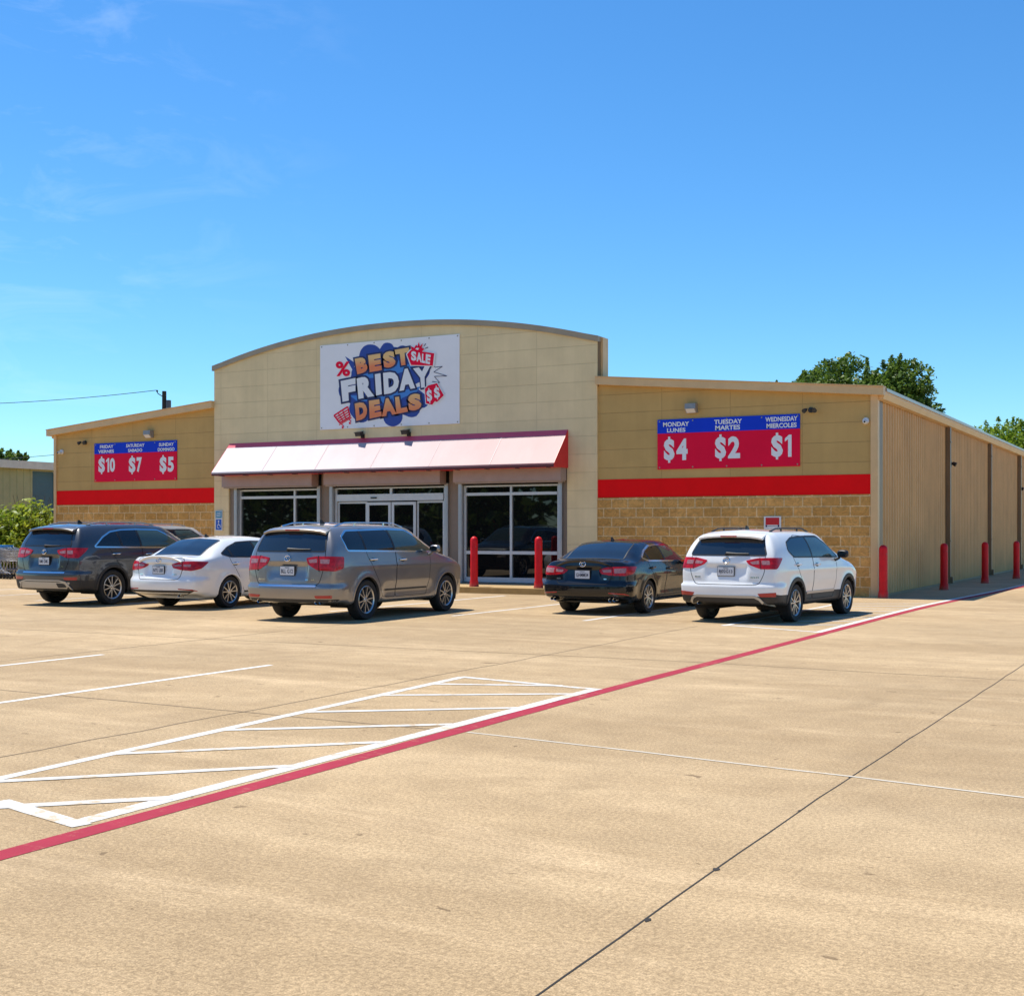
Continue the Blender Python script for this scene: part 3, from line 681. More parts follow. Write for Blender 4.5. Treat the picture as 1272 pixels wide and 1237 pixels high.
bpart(a, 'letter_outline', M_OUT)
a = MB(); letter_quads(a, LET[4:10], yl(5), .075); bpart(a, 'white_lettering', M_INKW)
for part in (LET[:4], LET[10:]):
    a = MB(); letter_quads(a, part, yl(5), .075); zz = [z for _, _, z in a.v]
    ol = bpart(a, 'orange_lettering', M_ORANGE)
    at = ol.data.attributes.new('ink', 'FLOAT', 'POINT')
    at.data.foreach_set('value', [(.5+(z-6.58)*2.2 if z > 6.15 else .35+(z-5.2)*1.0) for z in zz])
a = MB(); sale = [(-13.37, 6.73), (-13.24, 6.85), (-12.44, 6.70), (-12.49, 6.35), (-13.23, 6.41)]
bur = [(-13.2, 6.81), (-13.24, 6.96), (-13.12, 6.9), (-13.06, 6.99), (-13.01, 6.93), (-12.97, 7.06), (-12.93, 6.93), (-12.83, 7.02), (-12.87, 6.89), (-12.78, 6.85), (-12.88, 6.75)]
tg = [(-12.76, 5.7), (-12.65, 5.79), (-12.35, 5.84), (-12.12, 5.48), (-12.35, 5.3), (-12.42, 5.33), (-12.51, 5.23), (-12.72, 5.28)]
sheet(a, grow(tg, 1.09), yl(6), 1); sheet(a, tg, yl(7)); letter_quads(a, LET3, yl(8), .055, 0, 1); bpart(a, 'price_tag', [M_SREDB, M_INKW])
a = MB(); sheet(a, grow(sale, 1.1), yl(6), 1); sheet(a, sale, yl(7)); sheet(a, bur, yl(6.6))
letter_quads(a, LET2, yl(8), .055, 0, 1); sheet(a, [(-13.08, 6.86), (-13.03, 6.90), (-12.95, 6.88), (-12.99, 6.83)], yl(8), 1)
bpart(a, 'sale_tag', [M_SREDB, M_INKW])
def stroke(mb, pts, w, y, m=0):
    for p, q in zip(pts[:-1], pts[1:]):
        d = math.dist(p, q); nx, nz = -(q[1]-p[1])/d*w/2, (q[0]-p[0])/d*w/2
        mb.add([(p[0]+nx, y, p[1]+nz), (q[0]+nx, y, q[1]+nz), (q[0]-nx, y, q[1]-nz), (p[0]-nx, y, p[1]-nz)], [(0, 1, 2, 3)], m); y -= .0004
a = MB(); letter_quads(a, LETP, yl(3), .03); bpart(a, 'percent_sign', M_SREDB)
a = MB()
cart = [(-15.98, 5.07), (-15.48, 5.31), (-15.39, 5.01), (-15.77, 4.84)]
stroke(a, cart+[cart[0]], .045, yl(3))
for t in (.28, .52, .76):
    p = [tuple(np.array(cart[0])*(1-t)+np.array(cart[3])*t), tuple(np.array(cart[1])*(1-t)+np.array(cart[2])*t)]; stroke(a, p, .035, yl(3.5))
for t in (.3, .62):
    p = [tuple(np.array(cart[0])*(1-t)+np.array(cart[1])*t), tuple(np.array(cart[3])*(1-t)+np.array(cart[2])*t)]; stroke(a, p, .03, yl(4))
stroke(a, [(-15.79, 4.78), (-15.34, 4.98)], .03, yl(3)); stroke(a, [(-15.70, 4.80), (-15.62, 4.72)], .03, yl(3.4)); stroke(a, [(-15.42, 4.93), (-15.36, 4.86)], .03, yl(3.4))
for u, z in ((-15.66, 4.70), (-15.40, 4.82)): sheet(a, [(u+.035*math.cos(t), z+.035*math.sin(t)) for t in np.linspace(0, 2*math.pi, 10, endpoint=False)], yl(3.8))
bpart(a, 'cart_icon', M_SREDB)
a = MB(); stroke(a, [(-12.51, 6.36), (-12.42, 6.30), (-12.18, 6.31), (-12.47, 6.17), (-12.03, 6.03), (-12.45, 6.04), (-12.27, 5.85), (-12.53, 5.9)], .018, yl(2))
for p, q in (((-12.76, 6.86), (-12.66, 6.89)), ((-12.80, 6.93), (-12.74, 7.0)), ((-13.26, 6.92), (-13.31, 6.98))): bpart(a, 'burst_line', M_OUT); a = MB(); stroke(a, [p, q], .025, yl(2.4))
bpart(a, 'burst_line', M_OUT)
for i in range(6):
    for z in (bz0+.05, bz1-.05):
        a = MB(); a.lathe([(0, -.006), (.022, -.006), (.022, 0)], (bx0+.06+(bx1-bx0-.12)*i/5, yp-.001, z), 'y', 8); bpart(a, 'grommet', M_GRO)

def price_banner(u0, u1, z0, z1, zh, items, label):
    e = empty('price_banner', ((u0+u1)/2, -.02, z0), label, 'banner', 'weekday price banners')
    def put(mb, name, m):
        mb.v = [(x-e.location.x, y-e.location.y, z-e.location.z) for x, y, z in mb.v]; return mb.build(name, m, e, fix=False)
    a = MB(); a.box(u0, u1, -.028, -.004, z0, zh); put(a, 'price_panel', M_SREDB)
    a = MB(); a.box(u0, u1, -.0285, -.004, zh+.001, z1); put(a, 'day_header', M_SBLUE)
    for t, p, q, r, s in items:
        a = MB(); b2 = MB()
        if t[0] == '$':
            sw = .30; dollar(b2, p, p+sw, r-.03, s+.03, -.033); digits(b2, t[1:], p+sw+.05, q if t != '$1' else q-.03, r+.03, s-.03, -.033)
        else: text_box(a, t, p, q, r, s, -.033, .032)
        if a.v: put(a, 'day_lettering', M_INKW)
        else: put(b2, 'price_lettering', M_INKW)
    for i in range(5):
        for z in (z0+.05, z1-.05):
            a = MB(); a.lathe([(0, -.006), (.02, -.006), (.02, 0)], (u0+.06+(u1-u0-.12)*i/4, -.029, z), 'y', 8); put(a, 'grommet', M_GRO)
price_banner(-5.63, -1.84, 3.22, 4.52, 4.155, [('MONDAY', -5.47, -4.75, 4.33, 4.45), ('LUNES', -5.36, -4.85, 4.18, 4.29), ('TUESDAY', -4.07, -3.33, 4.34, 4.46), ('MARTES', -4.04, -3.38, 4.19, 4.31),
    ('WEDNESDAY', -2.72, -1.90, 4.35, 4.47), ('MIERCOLES', -2.69, -1.92, 4.19, 4.31), ('$4', -5.45, -4.79, 3.42, 4.04), ('$2', -4.05, -3.38, 3.43, 4.05), ('$1', -2.57, -2.02, 3.43, 4.04)],
    'red and blue banner of MONDAY, TUESDAY and WEDNESDAY prices from $4 to $1')
price_banner(-25.94, -22.28, 3.26, 4.55, 4.19, [('FRIDAY', -25.68, -25.06, 4.38, 4.49), ('VIERNES', -25.76, -25.04, 4.22, 4.33), ('SATURDAY', -24.49, -23.67, 4.38, 4.49), ('SABADO', -24.4, -23.77, 4.22, 4.33),
    ('SUNDAY', -23.04, -22.4, 4.37, 4.48), ('DOMINGO', -23.09, -22.37, 4.21, 4.32), ('$10', -25.75, -24.99, 3.55, 4.08), ('$7', -24.37, -23.79, 3.52, 4.07), ('$5', -23.01, -22.4, 3.50, 4.05)],
    'red and blue banner of FRIDAY, SATURDAY and SUNDAY prices from $10 to $5')

# small wall signs
e = empty('parking_sign', (-20.45, ey-.01, 1.62), 'small blue accessible parking sign on cream wall left of the entrance', 'sign')
a = MB(); a.box(-.14, .14, -.03, .0, 0, .64); a.build('sign_plate', M_WHITE, e)
a = MB(); a.box(-.115, .115, -.034, -.0305, .03, .36); a.build('blue_panel', mat('sign blue', (.01, .10, .50), .4), e)
a = MB(); a.box(-.125, .125, -.034, -.0305, .40, .62); a.build('teal_panel', mat('sign teal', (.05, .27, .42), .4), e)
a = MB()
sheet(a, [(.0+.028*math.cos(t), .30+.028*math.sin(t)) for t in np.linspace(0, 2*math.pi, 12, endpoint=False)], -.038)
stroke(a, [(.0, .28), (.005, .18), (.06, .18), (.08, .10)], .022, -.038)
stroke(a, [(.045*math.cos(t)-.005, .14+.06*math.sin(t)) for t in np.linspace(1.8, 5.6, 12)], .016, -.039)
for z in (.45, .50, .55): stroke(a, [(-.09, z), (.09, z+.03)], .016, -.038)
a.build('sign_symbol', M_INKW, e, fix=False)
e = empty('wall_sign', (-2.53, -.035, 1.66), 'small white framed red notice on the block wall above white hatchback', 'sign')
a = MB(); a.box(-.22, .22, -.025, 0, 0, .32); a.build('sign_plate', M_WHITE, e)
a = MB(); a.box(-.175, .175, -.029, -.0255, .105, .285); a.build('red_panel', mat('notice red', (.55, .008, .012), .4), e)
a = MB(); a.box(-.175, -.135, -.029, -.0255, .05, .10); a.box(.135, .175, -.029, -.0255, .05, .10)
stroke(a, [(-.12, .075), (.12, .075)], .008, -.028); a.build('notice_mark', M_OUT, e)

# ================================================================== WALL FITTINGS
def wall_pack(u, z, label):
    e = empty('wall_light', (u, -.005, z-.14), label, 'wall light', 'square wall lights over the price banners')
    a = MB(); a.prism_x([(0, .0), (-.08, .0), (-.19, .10), (-.17, .24), (-.04, .25), (0, .25)], -.145, .145); a.build('housing', M_LAMPGREY, e)
    a = MB(); a.add([(-.12, -.088, -.001), (.12, -.088, -.001), (.12, -.196, .098), (-.12, -.196, .098)], [(0, 1, 2, 3)]); a.build('lens', M_LENS, e)
wall_pack(-4.67, 4.80, 'grey wall light over the MONDAY and TUESDAY price banner'); wall_pack(-23.44, 4.80, 'grey wall light over the SATURDAY and SUNDAY price banner')
def flood(u, z, label, y=-.005):
    e = _f = empty('twin_floodlight', (u, y, z-.1), label, 'floodlight', 'dark floodlights at the wing corners')
    a = MB(); a.lathe([(0, -.05), (.07, -.05), (.07, 0)], (0, 0, .1), 'y', 12); a.tube([(0, -.03, .1), (0, -.12, .12)], .02, 8); a.build('wall_bracket', M_DARKGREY, e)
    for s in (-1, 1):
        a = MB(); d = Vector((s*.35, -.8, -.45)).normalized(); c = Vector((s*.09, -.10, .12))
        a.tube([c, c+.04*d, c+.12*d, c+.13*d], [.028, .042, .058, .056], 12); a.build('lamp_head', M_DARKGREY, e)
flood(-1.56, 4.60, 'small dark twin floodlight right of WEDNESDAY price banner'); flood(-26.38, 4.60, 'small dark twin floodlight at upper left of FRIDAY price banner')
def dome(u, z, label):
    e = empty('dome_camera', (u, -.005, z-.08), label, 'security camera', 'white dome cameras')
    a = MB(); a.lathe([(0, -.05), (.075, -.05), (.085, 0)], (0, 0, .08), 'y', 16); a.tube([(0, -.04, .08), (.0, -.13, .05)], .03, 10); a.build('camera_body', M_WHITE, e)
    a = MB(); a.lathe([(0, -.20), (.03, -.19), (.052, -.15), (.055, -.11), (.04, -.07)], (0, 0, .05), 'y', 14); a.build('dome', M_WHITE, e)
    a = MB(); a.lathe([(0, -.205), (.022, -.20), (.025, -.19)], (0.01, 0, .045), 'y', 12); a.build('eye', M_BLACK, e)
dome(-.22, 4.28, 'white dome camera on the right wing beside the building corner'); dome(-27.49, 4.32, 'white dome camera at the far left end of the front wall')
for u, lab in ((-14.95, 'black spotlight above the awning, left one under the sale banner'), (-13.33, 'black spotlight above the awning, right one under the sale banner')):
    e = empty('spotlight', (u, ey-.005, 4.36), lab, 'spotlight', 'black spotlights above the awning')
    a = MB(); a.box(-.06, .06, -.03, 0, .0, .12); a.tube([(0, -.02, .06), (0, -.16, .10)], .02, 8); a.build('wall_bracket', M_BLACK, e)
    a = MB(); a.obox((-.03, -.15, .11), (.11, -.02, 0), (.01, .07, .02), (0, -.02, .05)); a.build('lamp_head', M_BLACK, e)
    a = MB(); a.obox((-.04, -.16, .172), (.125, -.02, 0), (.01, .085, .02), (0, -.003, .008)); a.build('visor', M_BLACK, e)
for y, z, lab in ((9.9, 3.68, 'dark wall spotlight beside the first downspout of the ribbed side wall'), (26.4, 3.40, 'dark wall spotlight high beside the third downspout of the ribbed side wall'), (28.4, 2.3, 'dark wall spotlight low past the third downspout of the ribbed side wall')):
    e = empty('side_spotlight', (.06, y, z-.1), lab, 'spotlight', 'spotlights on the ribbed side wall')
    a = MB(); a.box(0, .05, -.06, .06, 0, .2); a.build('wall_bracket', M_BLACK, e)
    a = MB(); a.tube([(.04, 0, .1), (.10, 0, .115), (.19, 0, .07)], [.03, .055, .07], 12); a.build('lamp_head', M_BLACK, e)
e = empty('hose_tap', (-1.0, -.035, .75), 'garden tap with a looped hose on the block wall behind white hatchback', 'tap')
a = MB(); a.tube([(0, 0, .0), (0, -.10, .0), (0, -.13, -.06)], .014, 8); a.tube([(0, -.06, 0), (0, -.06, .07)], .008, 6); a.lathe([(0, .07), (.035, .07), (.035, .08), (0, .08)], (0, -.06, 0), 'z', 10); a.build('tap', M_CHROME, e)
a = MB()
pts = [(-.10+.16*math.cos(t), -.05-.004*t, .02+.13*math.sin(t)) for t in np.linspace(0, 6*math.pi, 60)]; a.tube(pts, .012, 6); a.build('hose', mat('tan hose', (.42, .32, .20), .6), e)

# ================================================================== BOLLARDS
def bollard(x, y, z, h, label, group, r=.11):
    e = empty('bollard', (x, y, z), label, 'bollard', group)
    a = MB(); a.lathe([(0, h), (r*.45, h-.012), (r*.8, h-.04), (r*.97, h-.085), (r, h-.12), (r, .02), (r, 0)], (0, 0, 0), 'z', 24); a.build('sleeve', M_BOL, e)
    a = MB(); a.lathe([(r+.002, 0), (r+.004, .16), (r+.012, .165), (r+.012, .13), (r+.03, 0)], (0, 0, 0), 'z', 24); a.build('base_collar', M_BOL, e)
    return e
bollard(-9.87, -2.3, .15, 1.32, 'red bollard on the walkway, the one nearer the sliding doors', 'bollards on the walkway', .098)
bollard(-7.97, -2.3, .15, 1.32, 'red bollard on the walkway beside black sedan', 'bollards on the walkway', .098)
for i, (y, lab) in enumerate(((-.15, 'red bollard standing at the front corner of the ribbed side wall'), (5.7, 'red bollard second from the front along the ribbed side wall'), (11.6, 'red bollard third from the front along the ribbed side wall'), (17.6, 'red bollard farthest back along the ribbed side wall'))):
    bollard((.235, .72, 1.02, 1.38)[i], (-.2, 5.1, 10.4, 14.9)[i], 0, 1.28, lab, 'bollards along the side wall', .102)
# ================================================================== CARS
def pchip(t, P, ts):
    """monotone cubic through P (n, ...) at t, sampled at ts"""
    t = np.asarray(t, float); P = np.asarray(P, float); h = np.diff(t); sh = (-1,)+(1,)*(P.ndim-1)
    hh = h.reshape(sh); d = np.diff(P, axis=0)/hh; m = np.zeros_like(P)
    w1 = (2*h[1:]+h[:-1]).reshape(sh); w2 = (h[1:]+2*h[:-1]).reshape(sh)
    a, b = d[:-1], d[1:]; ok = a*b > 0
    m[1:-1] = np.where(ok, (w1+w2)/np.where(ok, w1/np.where(a == 0, 1, a)+w2/np.where(b == 0, 1, b), 1), 0)
    m[0], m[-1] = d[0], d[-1]
    i = np.clip(np.searchsorted(t, ts, side='right')-1, 0, len(h)-1)
    s = ((ts-t[i])/h[i]).reshape(sh); H = h[i].reshape(sh)
    return (2*s**3-3*s**2+1)*P[i]+(s**3-2*s**2+s)*H*m[i]+(-2*s**3+3*s**2)*P[i+1]+(s**3-s**2)*H*m[i+1]

def suv_cage(c):
    W, k, wb, ro = c['W'], c['H']/1.66, c['wb'], c['ro']
    X = np.array([0, .78, .95, .985, 1.0, .965, .765, .655, 0]); Z = np.array([.27, .27, .33, .54, .88, 1.13, 1.53, 1.605, 1.655])
    f = c.get('rake', 1.0)
    yr = np.array([-.70, -.76, -.915, -.955, -.945, -.90, -.90+.20*f, -.90+.27*f, -.90+.29*f])+(.95-ro)
    zr = np.array([.33, .33, .36, .56, .88, 1.13, 1.505, 1.565, 1.59])
    S = []
    def st(y, x, z): S.append(np.stack([np.broadcast_to(x, 9)*1.0, np.broadcast_to(y, 9)*1.0, np.broadcast_to(z, 9)*1.0], 1))
    fx = np.array([1, .82, .82, .83, .845, .86, .90, .92, 1])
    st(yr, X*fx, zr); st(yr+.03, X*(fx+.10*np.array([0, 1, 1, 1, 1, .85, .6, .5, 0])), zr-.0)
    z2 = Z.copy(); z2[6:] = [1.512, 1.578, 1.61]; z2[:3] = [.32, .32, .37]
    st(yr*.80+.02, X*np.array([1, .99, .99, .985, .985, .985, .985, .985, 1]), z2)
    z3 = Z.copy(); z3[6:] = [1.522, 1.592, 1.63]
    st(np.minimum(yr*.45, -.36), X, z3)
    st(.3, X, Z+np.array([0]*6+[0, 0, .0])); z5 = Z.copy(); st(1.0*wb/2.7, X, z5)
    z6 = Z.copy(); z6[6:] = [1.505, 1.575, 1.625]; st(1.62*wb/2.7, X, z6)
    z7 = Z.copy(); z7[5:] = [1.115, 1.335, 1.385, 1.43]; st(2.12*wb/2.7, X, z7)
    z8 = Z.copy(); z8[4:] = [.88, 1.06, 1.105, 1.13, 1.155]; x8 = X.copy(); x8[5:8] = [.95, .84, .70]
    st(2.58*wb/2.7, x8, z8)
    z9 = Z.copy(); z9[4:] = [.86, 1.0, 1.045, 1.065, 1.085]; x9 = X.copy(); x9[5:8] = [.935, .80, .62]; st(wb+.25, x9, z9)
    z10 = Z.copy(); z10[4:] = [.80, .92, .97, .99, 1.005]; st(wb+.58, x9*.96, z10)
    z11 = Z.copy(); z11[:5] = [.30, .30, .35, .54, .74]; z11[5:] = [.83, .89, .91, .92]; st(wb+.76, x9*.86, z11)
    z12 = Z.copy(); z12[:5] = [.33, .33, .37, .52, .68]; z12[5:] = [.75, .79, .805, .81]; st(wb+.84, x9*.66, z12)
    S = np.array(S); S[:, :, 0] *= W; S[:, 3:, 2] = S[:, 3:, 2]*k
    return S
def sedan_cage(c):
    W, k, wb, ro = c['W'], c['H']/1.475, c['wb'], c['ro']
    X = np.array([0, .76, .93, .975, 1.0, .96, .73, .62, 0]); Z = np.array([.21, .21, .27, .46, .76, 1.0, 1.36, 1.42, 1.465])
    S = []
    def st(y, x, z): S.append(np.stack([np.broadcast_to(x, 9)*1.0, np.broadcast_to(y, 9)*1.0, np.broadcast_to(z, 9)*1.0], 1))
    o = 1.08-ro
    yr = np.array([-.85, -.90, -1.04, -1.08, -1.06, -1.04, -1.03, -1.02, -1.01])+o
    zr = np.array([.30, .30, .34, .48, .80, .955, 1.035, 1.05, 1.06]); x0 = np.array([0, .62, .76, .79, .80, .74, .64, .50, 0])
    st(yr, x0, zr)
    st(yr+.05, np.array([0, .70, .86, .895, .905, .855, .735, .56, 0]), zr+np.array([0, 0, 0, 0, 0, .005, .0, .0, 0]))
    st(yr*.80+.02, np.array([0, .75, .92, .965, .98, .93, .77, .60, 0]), np.array([.25, .25, .30, .47, .79, .97, 1.035, 1.05, 1.06]))
    st(-.66+o*.4, np.array([0, .76, .93, .975, .995, .955, .80, .62, 0]), np.array([.21, .21, .27, .46, .77, .985, 1.045, 1.06, 1.075]))
    st(-.26, np.array([0, .76, .93, .975, 1, .96, .765, .61, 0]), np.array([.21, .21, .27, .46, .77, 1.0, 1.20, 1.24, 1.265]))
    st(.18, X*np.array([1]*6+[.98, .96, 1]), np.array([.21, .21, .27, .46, .765, 1.0, 1.325, 1.385, 1.42]))
    st(.60, X, np.array([.21, .21, .27, .46, .76, 1.0, 1.355, 1.415, 1.455]))
    st(1.05*wb/2.8, X, np.array([.21, .21, .27, .46, .755, .995, 1.365, 1.425, 1.470]))
    st(1.52*wb/2.8, X, np.array([.21, .21, .27, .46, .75, .98, 1.335, 1.395, 1.435]))
    st(2.05*wb/2.8, X, np.array([.21, .21, .27, .46, .745, .955, 1.16, 1.20, 1.235]))
    x8 = X.copy(); x8[5:8] = [.945, .84, .70]
    st(2.56*wb/2.8, x8, np.array([.21, .21, .27, .46, .735, .905, .95, .975, 1.0]))
    x9 = X.copy(); x9[5:8] = [.93, .80, .62]
    st(wb+.18, x9, np.array([.21, .21, .27, .46, .715, .85, .895, .915, .935]))
    st(wb+.60, x9*.95, np.array([.21, .21, .27, .45, .66, .77, .81, .83, .845]))
    st(wb+.82, x9*.84, np.array([.23, .23, .28, .43, .60, .68, .72, .735, .745]))
    st(wb+.93, x9*.62, np.array([.27, .27, .31, .42, .54, .59, .62, .63, .635]))
    S = np.array(S); S[:, :, 0] *= W; S[:, 3:, 2] = S[:, 3:, 2]*k
    return S

def sstep(a, b, x):
    t = np.clip((x-a)/(b-a), 0, 1); return t*t*(3-2*t)

def surface(c):
    S = (suv_cage if c['type'] == 'suv' else sedan_cage)(c)
    ym = S[:, 3:6, 1].mean(1); t = np.concatenate([[0], np.cumsum(np.maximum(np.abs(np.diff(ym)), .03))])
    ts = np.concatenate([np.linspace(t[i], t[i+1], max(2, int((t[i+1]-t[i])/.034)), endpoint=False) for i in range(len(t)-1)]+[[t[-1]]])
    D = pchip(t, S, ts)                                        # (nu, 9, 3)
    m = S[3:7].mean(0); q = np.concatenate([[0], np.cumsum(np.linalg.norm(np.diff(m, axis=0), axis=1))])
    qs = np.concatenate([np.linspace(q[i], q[i+1], max(2, int((q[i+1]-q[i])/(.034 if i else .12))), endpoint=False) for i in range(8)]+[[q[-1]]])
    D = np.moveaxis(pchip(q, np.moveaxis(D, 1, 0), qs), 0, 1)   # (nu, nv, 3)
    D[:, 0, 0] = 0; D[:, -1, 0] = 0
    nu, nv = D.shape[:2]; V = []; F = []
    Lf = D.copy(); Lf[:, :, 0] *= -1
    ring = np.concatenate([D, Lf[:, -2:0:-1]], 1); nr = ring.shape[1]
    V = list(map(tuple, ring.reshape(-1, 3)))
    for i in range(nu-1):
        for j in range(nr): F.append((i*nr+j, (i+1)*nr+j, (i+1)*nr+(j+1) % nr, i*nr+(j+1) % nr))
    K = 44
    for (i, sg, bul) in ((0, -1, c.get('bulge', .06)), (nu-1, 1, .10)):
        rows = []
        for j in range(nv):
            xr = D[i, j, 0]; right = i*nr+j; left = i*nr+((nr-j) % nr)
            if xr < 1e-6: rows.append([right]*(K+1)); continue
            row = [left]
            for kk in range(1, K):
                x = -xr+2*xr*kk/K; u = x/xr
                V.append((x, D[i, j, 1]+sg*bul*(1-abs(u)**2.2)*min(1, xr/.4), D[i, j, 2])); row.append(len(V)-1)
            row.append(right); rows.append(row)
        for j in range(nv-1):
            for kk in range(K):
                f = [rows[j][kk], rows[j][kk+1], rows[j+1][kk+1], rows[j+1][kk]]
                f = [a for n, a in enumerate(f) if a not in f[:n]]
                if len(f) > 2: F.append(tuple(f) if sg < 0 else tuple(f[::-1]))
    V = np.array(V)
    # modelled relief: bumper shelf, number plate recess, light shoulder crease along the flank
    y0 = V[:, 1].min(); rear = 1-sstep(y0+.30, y0+.62, V[:, 1])
    x, z = V[:, 0].copy(), V[:, 2].copy()
    zl = c['shelf']; bump = sstep(zl+.045, zl, z)*sstep(.24, .36, z)*rear
    rad = np.stack([V[:, 0], np.minimum(V[:, 1]-(y0+.9), 0)], 1); rad /= np.linalg.norm(rad, axis=1)[:, None]+1e-9
    V[:, :2] += rad*(bump*.042)[:, None]
    px, pz0, pz1, dep = c['recess']
    capw = (V[:, 1] < y0+.35)
    rc = sstep(px+.06, px-.02, np.abs(x))*sstep(pz1+.012, pz1-.012, z)*sstep(pz0-.10, pz0+.12, z)*capw
    V[:, 1] += rc*dep
    fl = np.exp(-((z-c['crease'])/.035)**2)*(np.abs(x) > c['W']*.8)*sstep(-.6, -.2, V[:, 1])*(1-sstep(c['wb']+.1, c['wb']+.5, V[:, 1]))
    V[:, 0] += np.sign(x)*fl*.010
    sc = sstep(.30, .46, z)*sstep(.72, .50, z)*(np.abs(x) > c['W']*.8)*sstep(.45, .7, V[:, 1])*(1-sstep(c['wb']-.7, c['wb']-.45, V[:, 1]))
    V[:, 0] -= np.sign(x)*sc*.022
    # flares round the wheels
    for yc in (0, c['wb']):
        r = np.hypot(V[:, 1]-yc, V[:, 2]-c['wr']); V[:, 0] += np.sign(x)*(np.abs(x) > c['W']*.8)*np.exp(-((r-c['arch']-.02)/.07)**2)*.016
    return V, F

class CarSkin:
    def __init__(s, c):
        s.c = c; s.V, s.F = surface(c)
        bm = bmesh.new(); vs = [bm.verts.new(p) for p in s.V]
        for f in s.F:
            try: bm.faces.new([vs[i] for i in f])
            except ValueError: pass
        bmesh.ops.recalc_face_normals(bm, faces=bm.faces); bm.normal_update()
        s.bvh = BVHTree.FromBMesh(bm); s.N = np.array([v.normal[:] for v in bm.verts])
        s.F = [tuple(v.index for v in f.verts) for f in (bm.faces.ensure_lookup_table() or bm.faces)] if bm.verts.index_update() is None else s.F
        bm.free(); s.cy = s.V[:, 1].min()+.80
    def hit(s, mode, a, b):
        if mode == 'right': o, d = Vector((4, a, b)), Vector((-1, 0, 0))
        elif mode == 'left': o, d = Vector((-4, a, b)), Vector((1, 0, 0))
        elif mode == 'rear': o, d = Vector((a, -6, b)), Vector((0, 1, 0))
        elif mode == 'top': o, d = Vector((a, b, 5)), Vector((0, 0, -1))
        elif mode == 'front': o, d = Vector((a, 9, b)), Vector((0, -1, 0))
        else:
            t = a/.95; d = -Vector((math.sin(t), -math.cos(t), 0)); o = Vector((0, s.cy, b))-d*4
        p, n, i, dist = s.bvh.ray_cast(o, d)
        if p is None: p, n, i, dist = s.bvh.find_nearest(o+d*3.1)
        if n.dot(d) > 0: n = -n
        return p, n
    def patch(s, mb, mode, poly, off=.004, m=0, grid=.05, depth=.012):
        bm = bmesh.new(); bm.faces.new([bm.verts.new((p[0], p[1], 0)) for p in poly])
        for ax in (0, 1):
            lo, hi = min(p[ax] for p in poly), max(p[ax] for p in poly)
            n = int((hi-lo)/grid)
            for i in range(1, n+1):
                co = [0, 0, 0]; co[ax] = lo+(hi-lo)*i/(n+1); no = [0, 0, 0]; no[ax] = 1
                bmesh.ops.bisect_plane(bm, geom=bm.verts[:]+bm.edges[:]+bm.faces[:], plane_co=co, plane_no=no)
        bm.verts.index_update()
        hits = [s.hit(mode, v.co.x, v.co.y) for v in bm.verts]
        vs = [p+n*off for p, n in hits]; fs = [tuple(v.index for v in f.verts) for f in bm.faces]
        be = [(e.verts[0].index, e.verts[1].index) for e in bm.edges if e.is_boundary]
        k = len(vs); bi = sorted({i for e in be for i in e}); idx = {b: k+n for n, b in enumerate(bi)}
        vs += [hits[b][0]-hits[b][1]*depth for b in bi]
        fs += [(a, b, idx[b], idx[a]) for a, b in be]
        mb.add(vs, fs, m, True); bm.free()
    def strip(s, mb, mode, path, w, off=.003, m=0, step=.04, closed=False, depth=.008):
        if closed: path = list(path)+[path[0]]
        P = []
        for a, b in zip(path[:-1], path[1:]):
            n = max(1, int(math.dist(a, b)/step)); P += [(a[0]+(b[0]-a[0])*i/n, a[1]+(b[1]-a[1])*i/n) for i in range(n)]
        if not closed: P.append(path[-1])
        n = len(P); vs = []
        for i in range(n):
            a, b = (P[i-1], P[(i+1) % n]) if closed else (P[max(i-1, 0)], P[min(i+1, n-1)])
            d = math.dist(a, b) or 1; nx, nz = -(b[1]-a[1])/d*w/2, (b[0]-a[0])/d*w/2
            for sg in (-1, 1):
                p, nn = s.hit(mode, P[i][0]+sg*nx, P[i][1]+sg*nz); vs += [p+nn*off, p-nn*depth]
        fs = []
        for i in range(n if closed else n-1):
            a, b = 4*i, 4*((i+1) % n); fs += [(a, a+2, b+2, b), (a+1, a, b, b+1), (a+2, a+3, b+3, b+2)]
        mb.add(vs, fs, m, True)

def inside(poly, x, y):
    c = False; n = len(poly)
    for i in range(n):
        (x1, y1), (x2, y2) = poly[i], poly[i-1]
        if (y1 > y) != (y2 > y) and x < (x2-x1)*(y-y1)/(y2-y1)+x1: c = not c
    return c

